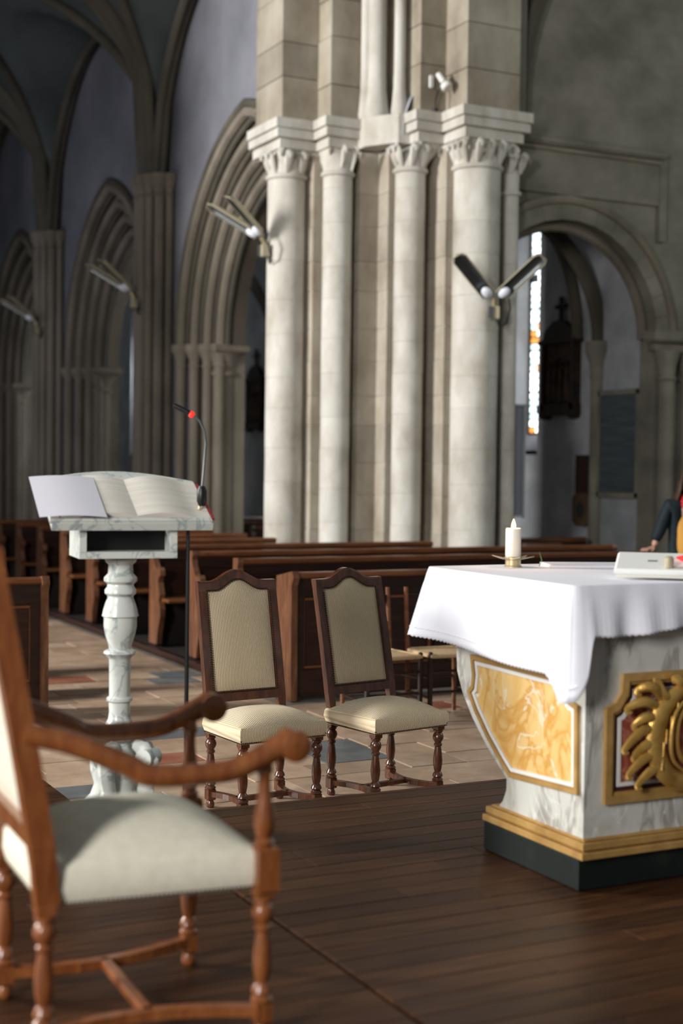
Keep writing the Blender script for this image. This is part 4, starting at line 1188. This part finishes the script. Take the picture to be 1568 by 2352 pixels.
# top sheet
tn = 24
tv_ = [(x, y, ZT) for x, y, _, _ in per]
clo.add([(x + nx * .003, y + ny * .003, ZT) for x, y, nx, ny in per], [tuple(range(n))], True)
cl = clo.build('altar_cloth', M_cloth)
tag(cl, 'white linen cloth with scalloped hem draped over the painted marble altar', 'cloth')
sm = cl.modifiers.new('solid', 'SOLIDIFY'); sm.thickness = .0018; sm.offset = 1
ht = MB()
def hemline(k, name):
    mb = MB(); pts_ = []
    for i in range(0, best + 4, 2):
        v = vs[i * rows + rows - k]; v2 = per[i]
        pts_.append((v[0] + v2[2] * .003, v[1] + v2[3] * .003, v[2]))
    mb.tube(pts_, .0022, 5, None, 1, False)
    mb.build(name, M_cloth, cl)
hemline(3, 'hem_stitching')

# candle
cd = thing('altar_candle', 'lit ivory pillar candle near the left end of the altar cloth', 'candle', (3.178, 4.755, 1.357))
MB().lathe([(.0295, 0), (.031, .004), (.031, .108), (.029, .113), (.024, .111), (.012, .104), (.002, .103)], (0, 0, 0), 26).build('wax_body', M_wax, cd)
MB().tube([(0, 0, .1), (.001, 0, .118)], .0015, 6).build('wick', M_black, cd)
MB().lathe([(.001, .108), (.006, .113), (.0085, .121), (.007, .131), (.0035, .141), (.0005, .149)], (0, 0, 0), 12).build('flame', M_flame, cd)
pl_ = bpy.data.lights.new('candle_glow', 'POINT'); pl_.energy = 1.0; pl_.color = (1, .58, .25); pl_.shadow_soft_size = .01
po_ = bpy.data.objects.new('candle_glow', pl_); COL.objects.link(po_); po_.location = (3.178, 4.755, 1.357 + .17)
ch = thing('candle_holder', 'low brass candle holder with star shaped petal tray under the candle', 'candle holder', (3.178, 4.755, 1.3145))
MB().lathe([(.036, 0), (.036, .004), (.031, .008), (.031, .030), (.035, .034), (.035, .040), (.03, .0415)], (0, 0, 0), 26).build('cup', M_brass, ch)
st = MB(); star = []
for k in range(12):
    a = PI * k / 6 + .26; r = .085 if k % 2 == 0 else .042
    star.append((r * math.cos(a), r * math.sin(a)))
for k in range(12):
    a, b = star[k], star[(k + 1) % 12]
    zz = lambda p: .034 + (.012 if math.hypot(*p) > .06 else 0)
    st.add([(0, 0, .032), (a[0], a[1], zz(a)), (b[0], b[1], zz(b))], [(0, 1, 2)])
so = st.build('petal_tray', M_lampw, ch); q = so.modifiers.new('s', 'SOLIDIFY'); q.thickness = .002
gs = MB(); gs.tube([(3.30, 4.75, 1.316), (3.31, 4.745, 1.34), (3.295, 4.742, 1.375)], [.0022, .002, .0008], 6)
tag(gs.build('grass_stem', plain('leaf_green', (.12, .22, .06), .5)), 'thin green stem standing beside the candle', 'stem')

# missal on the altar
ms = thing('missal_cover', 'large white bound book tilted on the right end of the altar cloth', 'book', (3.18, 4.11, 1.3185), math.radians(-41))
Tm = Matrix.Translation((0, 0, .0045)) @ Matrix.Rotation(math.radians(11), 4, 'X')
b = MB(); b.box((.175, .13, .018), (.35, .26, .024), Tm, .008); b.build('cover', plain('white_book_cloth', (.80, .80, .76), .55), ms)
b = MB(); b.box((.175, .13, .003), (.335, .245, .008), Tm); b.build('page_edges', M_page, ms)
MB().box((.175, .22, .019), (.30, .018, .034)).build('rest', M_plaster, ms)
b = MB(); b.tube([(Tm @ Vector((.115, .12, .031))), (Tm @ Vector((.15, .122, .031)))], .004, 8, None, .3); b.build('small_mark', M_refl, ms)
rb = MB(); path = [(.215, .165, .036), (.24, .125, .044), (.265, .075, .042), (.29, .025, .037)]
rb.tube([Tm @ Vector(p) for p in path], [.003, .012, .012, .006], 8, None, .35)
tag(rb.build('red_ribbon', plain('red_ribbon', (.75, .01, .01), .4)), 'bright red ribbon lying across the white book on the altar', 'ribbon')
KIDS.clear()
rbo = bpy.data.objects['red_ribbon']; rbo.location = ms.location; rbo.rotation_euler = ms.rotation_euler
pp = thing('folded_paper', 'flat white folded paper behind the white book on the altar', 'paper', (3.50, 4.70, 1.3145), math.radians(-20))
MB().box((0, 0, .006), (.34, .20, .012), None, .002).build('paper', M_sheet, pp)
dw = MB(); dw.lathe([(.016, 0), (.018, .01), (.018, .035), (.012, .042)], (0, 0, 0), 14)
o = dw.build('small_dish', M_lampw); tag(o, 'small beige cylinder pot in front of the white book by the red ribbon', 'pot'); o.location = (3.345, 4.008, 1.359)

# ------------------------------------------------------------------ woman at the end of the pews
RZ = math.radians(-37)
wm = thing('person', 'person in dark jacket, yellow top and red scarf, one hand on a pew end', 'person', (8.82, 10.28, 0), RZ)
Ri = Matrix.Rotation(-RZ, 3, 'Z')
def wl_(x, y, z): v = Ri @ Vector((x - 8.82, y - 10.28, 0)); return (v.x, v.y, z)
def skin(name, verts, edges, radii, mat, root=0, sub=2):
    me = bpy.data.meshes.new(name); me.from_pydata(verts, edges, []); me.materials.append(mat)
    o = place(me, name, None, wm)
    m = o.modifiers.new('skin', 'SKIN'); m.use_smooth_shade = True
    for i, r in enumerate(radii):
        sv = me.skin_vertices[0].data[i]
        sv.radius = r if hasattr(r, '__len__') else (r, r)
        sv.use_root = (i == root)
    s_ = o.modifiers.new('sub', 'SUBSURF'); s_.levels = sub; s_.render_levels = sub
    return o
M_skin = noisy('skin', [(.3, (.50, .28, .20)), (.7, (.60, .36, .27))], 6, .5); 
M_jacket = noisy('dark_teal_jacket', [(.3, (.004, .009, .013)), (.7, (.010, .020, .028))], 18, .7)
M_yel = plain('yellow_top', (.62, .30, .05), .8); M_trous = plain('dark_trousers', (.015, .016, .02), .8)
sh_r = wl_(8.625, 10.36, 1.40); el = wl_(8.59, 10.41, 1.19); wr = wl_(8.52, 10.43, 1.015)
# body: one continuous figure
V = [(0, 0, .95), (0, .0, 1.15), (0, .0, 1.33), (0, .01, 1.46), (0, -.005, 1.55), (-.10, 0, .90), (-.10, .01, .50), (-.10, .02, .09), (-.10, -.12, .045),
     (.10, 0, .90), (.10, .01, .50), (.10, .02, .09), (.10, -.12, .045), sh_r, el, wr, (.17, 0, 1.39), (.22, .03, 1.13), (.21, -.10, .92), (.20, -.16, .86)]
Ed = [(0, 1), (1, 2), (2, 3), (3, 4), (0, 5), (5, 6), (6, 7), (7, 8), (0, 9), (9, 10), (10, 11), (11, 12), (2, 13), (13, 14), (14, 15), (2, 16), (16, 17), (17, 18), (18, 19)]
Rr = [(.12, .08), (.09, .07), (.09, .06), .048, .048, .08, .055, .036, .03, .08, .055, .036, .03, .045, .036, .026, .045, .036, .026, .03]
skin('body', V, Ed, Rr, M_skin)
skin('top', [(0, -.015, .88), (0, -.02, 1.1), (0, -.02, 1.30), (0, -.0, 1.43), (-.10, .0, 1.39), (.10, .0, 1.39)], [(0, 1), (1, 2), (2, 3), (2, 4), (2, 5)], [(.155, .11), (.13, .10), (.125, .10), (.07, .06), .06, .06], M_yel)
skin('trousers', [(0, 0, .93), (-.10, 0, .85), (-.10, .01, .5), (-.10, .02, .10), (.10, 0, .85), (.10, .01, .5), (.10, .02, .10)], [(0, 1), (1, 2), (2, 3), (0, 4), (4, 5), (5, 6)], [(.15, .11), .095, .075, .06, .095, .075, .06], M_trous)
nrd = wl_(8.527, 10.43, 1.06)
skin('jacket', [(-.10, .035, .80), (-.105, .03, 1.1), (-.11, .01, 1.32), (-.075, -.01, 1.43), sh_r, el, nrd], [(0, 1), (1, 2), (2, 3), (2, 4), (4, 5), (5, 6)], [(.085, .12), (.075, .11), (.085, .11), (.065, .06), .068, .062, .052], M_jacket)
skin('jacket', [(.10, .035, .80), (.105, .03, 1.1), (.11, .01, 1.32), (.075, -.01, 1.43), (.17, 0, 1.39), (.22, .03, 1.13), (.21, -.09, .94)], [(0, 1), (1, 2), (2, 3), (2, 4), (4, 5), (5, 6)], [(.085, .12), (.075, .11), (.085, .11), (.065, .06), .068, .062, .052], M_jacket)
skin('jacket_back', [(0, .06, .80), (0, .06, 1.1), (0, .055, 1.36)], [(0, 1), (1, 2)], [(.13, .08), (.12, .07), (.13, .06)], M_jacket)
# head with face
hd = MB()
def headf(u, v):
    a = 2 * PI * u; b_ = PI * v
    x, y, z = math.sin(b_) * math.cos(a), math.sin(b_) * math.sin(a), -math.cos(b_)
    X = x * .072; Y = y * .092; Z = z * .118
    if z < 0: X *= 1 - .28 * z * z; Y = Y * (1 - .18 * z * z) - .012 * z * z
    if y < 0:  # face side
        Y += -.018 * math.exp(-((X / .012) ** 2 + ((Z + .012) / .02) ** 2)) - .007 * math.exp(-((X / .010) ** 2 + ((Z - .015) / .03) ** 2))
        for sx_ in (-1, 1): Y += .010 * math.exp(-(((X - sx_ * .030) / .016) ** 2 + ((Z - .012) / .012) ** 2))
        Y += -.006 * math.exp(-((X / .022) ** 2 + ((Z + .050) / .008) ** 2))
    return (X, Y, Z + 1.625)
hd.grid(36, 28, headf)
hdo = hd.build('head', M_skin, wm)
ey = MB()
for s in (-1, 1): ey.ball((s * .030, -.078, 1.637), .0105, 8)
ey.build('eye', plain('eye_white', (.55, .52, .48), .2), hdo)
ey = MB()
for s in (-1, 1): ey.ball((s * .030, -.0865, 1.637), .005, 6); ey.tube([(s * .015, -.092, 1.656), (s * .032, -.092, 1.661), (s * .048, -.082, 1.655)], .0025, 5)
ey.build('eyebrow', plain('dark_hair', (.03, .018, .012), .5), hdo)
lp = MB(); lp.tube([(-.022, -.088, 1.573), (-.008, -.0955, 1.577), (.008, -.0955, 1.577), (.022, -.088, 1.573)], [.002, .0045, .0045, .002], 6)
lp.build('lips', plain('lips', (.38, .10, .09), .4), hdo)
er = MB()
for s in (-1, 1): er.tube([(s * .069, 0, 1.655), (s * .076, .012, 1.645), (s * .074, .008, 1.62), (s * .069, -.002, 1.605)], [.006, .009, .008, .005], 6)
er.build('ear', M_skin, hdo)
er = MB()
for s in (-1, 1):
    er.tube([(s * .074 + .022 * math.cos(t), -.012, 1.575 + .022 * math.sin(t)) for t in [PI * 2 * i / 12 for i in range(13)]], .005, 6, None, 1, False)
er.build('earring', plain('amber_earring', (.45, .16, .04), .3), wm)
hair = MB()
def hairf(u, v):
    a = -.20 * PI + 1.40 * PI * u; b_ = v
    ca, sa = math.cos(a), math.sin(a)
    if b_ < .5:
        t = b_ / .5 * PI / 2
        return (ca * .085 * math.sin(t + .02), sa * .104 * math.sin(t + .02) + .006, 1.635 + .122 * math.cos(t))
    t = (b_ - .5) / .5
    wv_ = .008 * math.sin(a * 9 + t * 5)
    return (ca * (.088 + .06 * t + wv_), sa * (.106 + .04 * t) + .006 + .01 * t, 1.635 - .22 * t)
hair.grid(36, 20, hairf)
ho = hair.build('hair', noisy('brown_hair', [(.3, (.02, .011, .007)), (.7, (.07, .035, .018))], 10, .45, (12, 12, 1)), wm)
q = ho.modifiers.new('s', 'SOLIDIFY'); q.thickness = .014; q.offset = 1
sc = MB()
for k in range(3):
    sc.tube([((.072 + .012 * k) * math.cos(t), -.01 + (.062 + .010 * k) * math.sin(t), 1.475 - .03 * k - .02 * math.sin(-t)) for t in [2 * PI * i / 20 for i in range(21)]], .020, 8, None, 1, False)
sc.tube([(-.03, -.09, 1.44), (-.015, -.115, 1.36), (.0, -.12, 1.28)], [.03, .026, .01], 8)
sc.build('scarf', plain('red_scarf', (.60, .012, .015), .7), wm)
# right hand on the pew end: palm and five bent fingers
hx, hy, hz = 8.385, 10.402, .992
hb = MB()
wx, wy = 8.52, 10.43
fd = Vector((-.96, -.10, -.18)).normalized(); sd = Vector((.10, -.97, 0)).normalized()
def HW(a, b_, c): p = Vector((wx, wy, 1.008)) + fd * a + sd * b_ + Vector((0, 0, c)); return wl_(p.x, p.y, p.z)
Vh = [HW(-.015, 0, .0), HW(.02, 0, 0), HW(.06, 0, .0), HW(.085, 0, -.004)]; Eh = [(0, 1), (1, 2), (2, 3)]; Rh = [(.022, .018), (.03, .014), (.036, .013), (.036, .010)]
skin('hand', Vh, Eh, Rh, M_skin)
for k, (b_, l) in enumerate(((-.030, .072), (-.010, .084), (.011, .078), (.030, .062))):
    skin('finger', [HW(.07, b_ * .9, 0), HW(.085 + l * .35, b_ * 1.05, .004), HW(.085 + l * .65, b_ * 1.1, -.012), HW(.082 + l * .8, b_ * 1.1, -.034)], [(0, 1), (1, 2), (2, 3)], [.0095, .009, .008, .0065], M_skin)
skin('thumb', [HW(.015, .022, -.0), HW(.045, .048, -.004), HW(.075, .055, -.016)], [(0, 1), (1, 2)], [.012, .010, .008], M_skin)
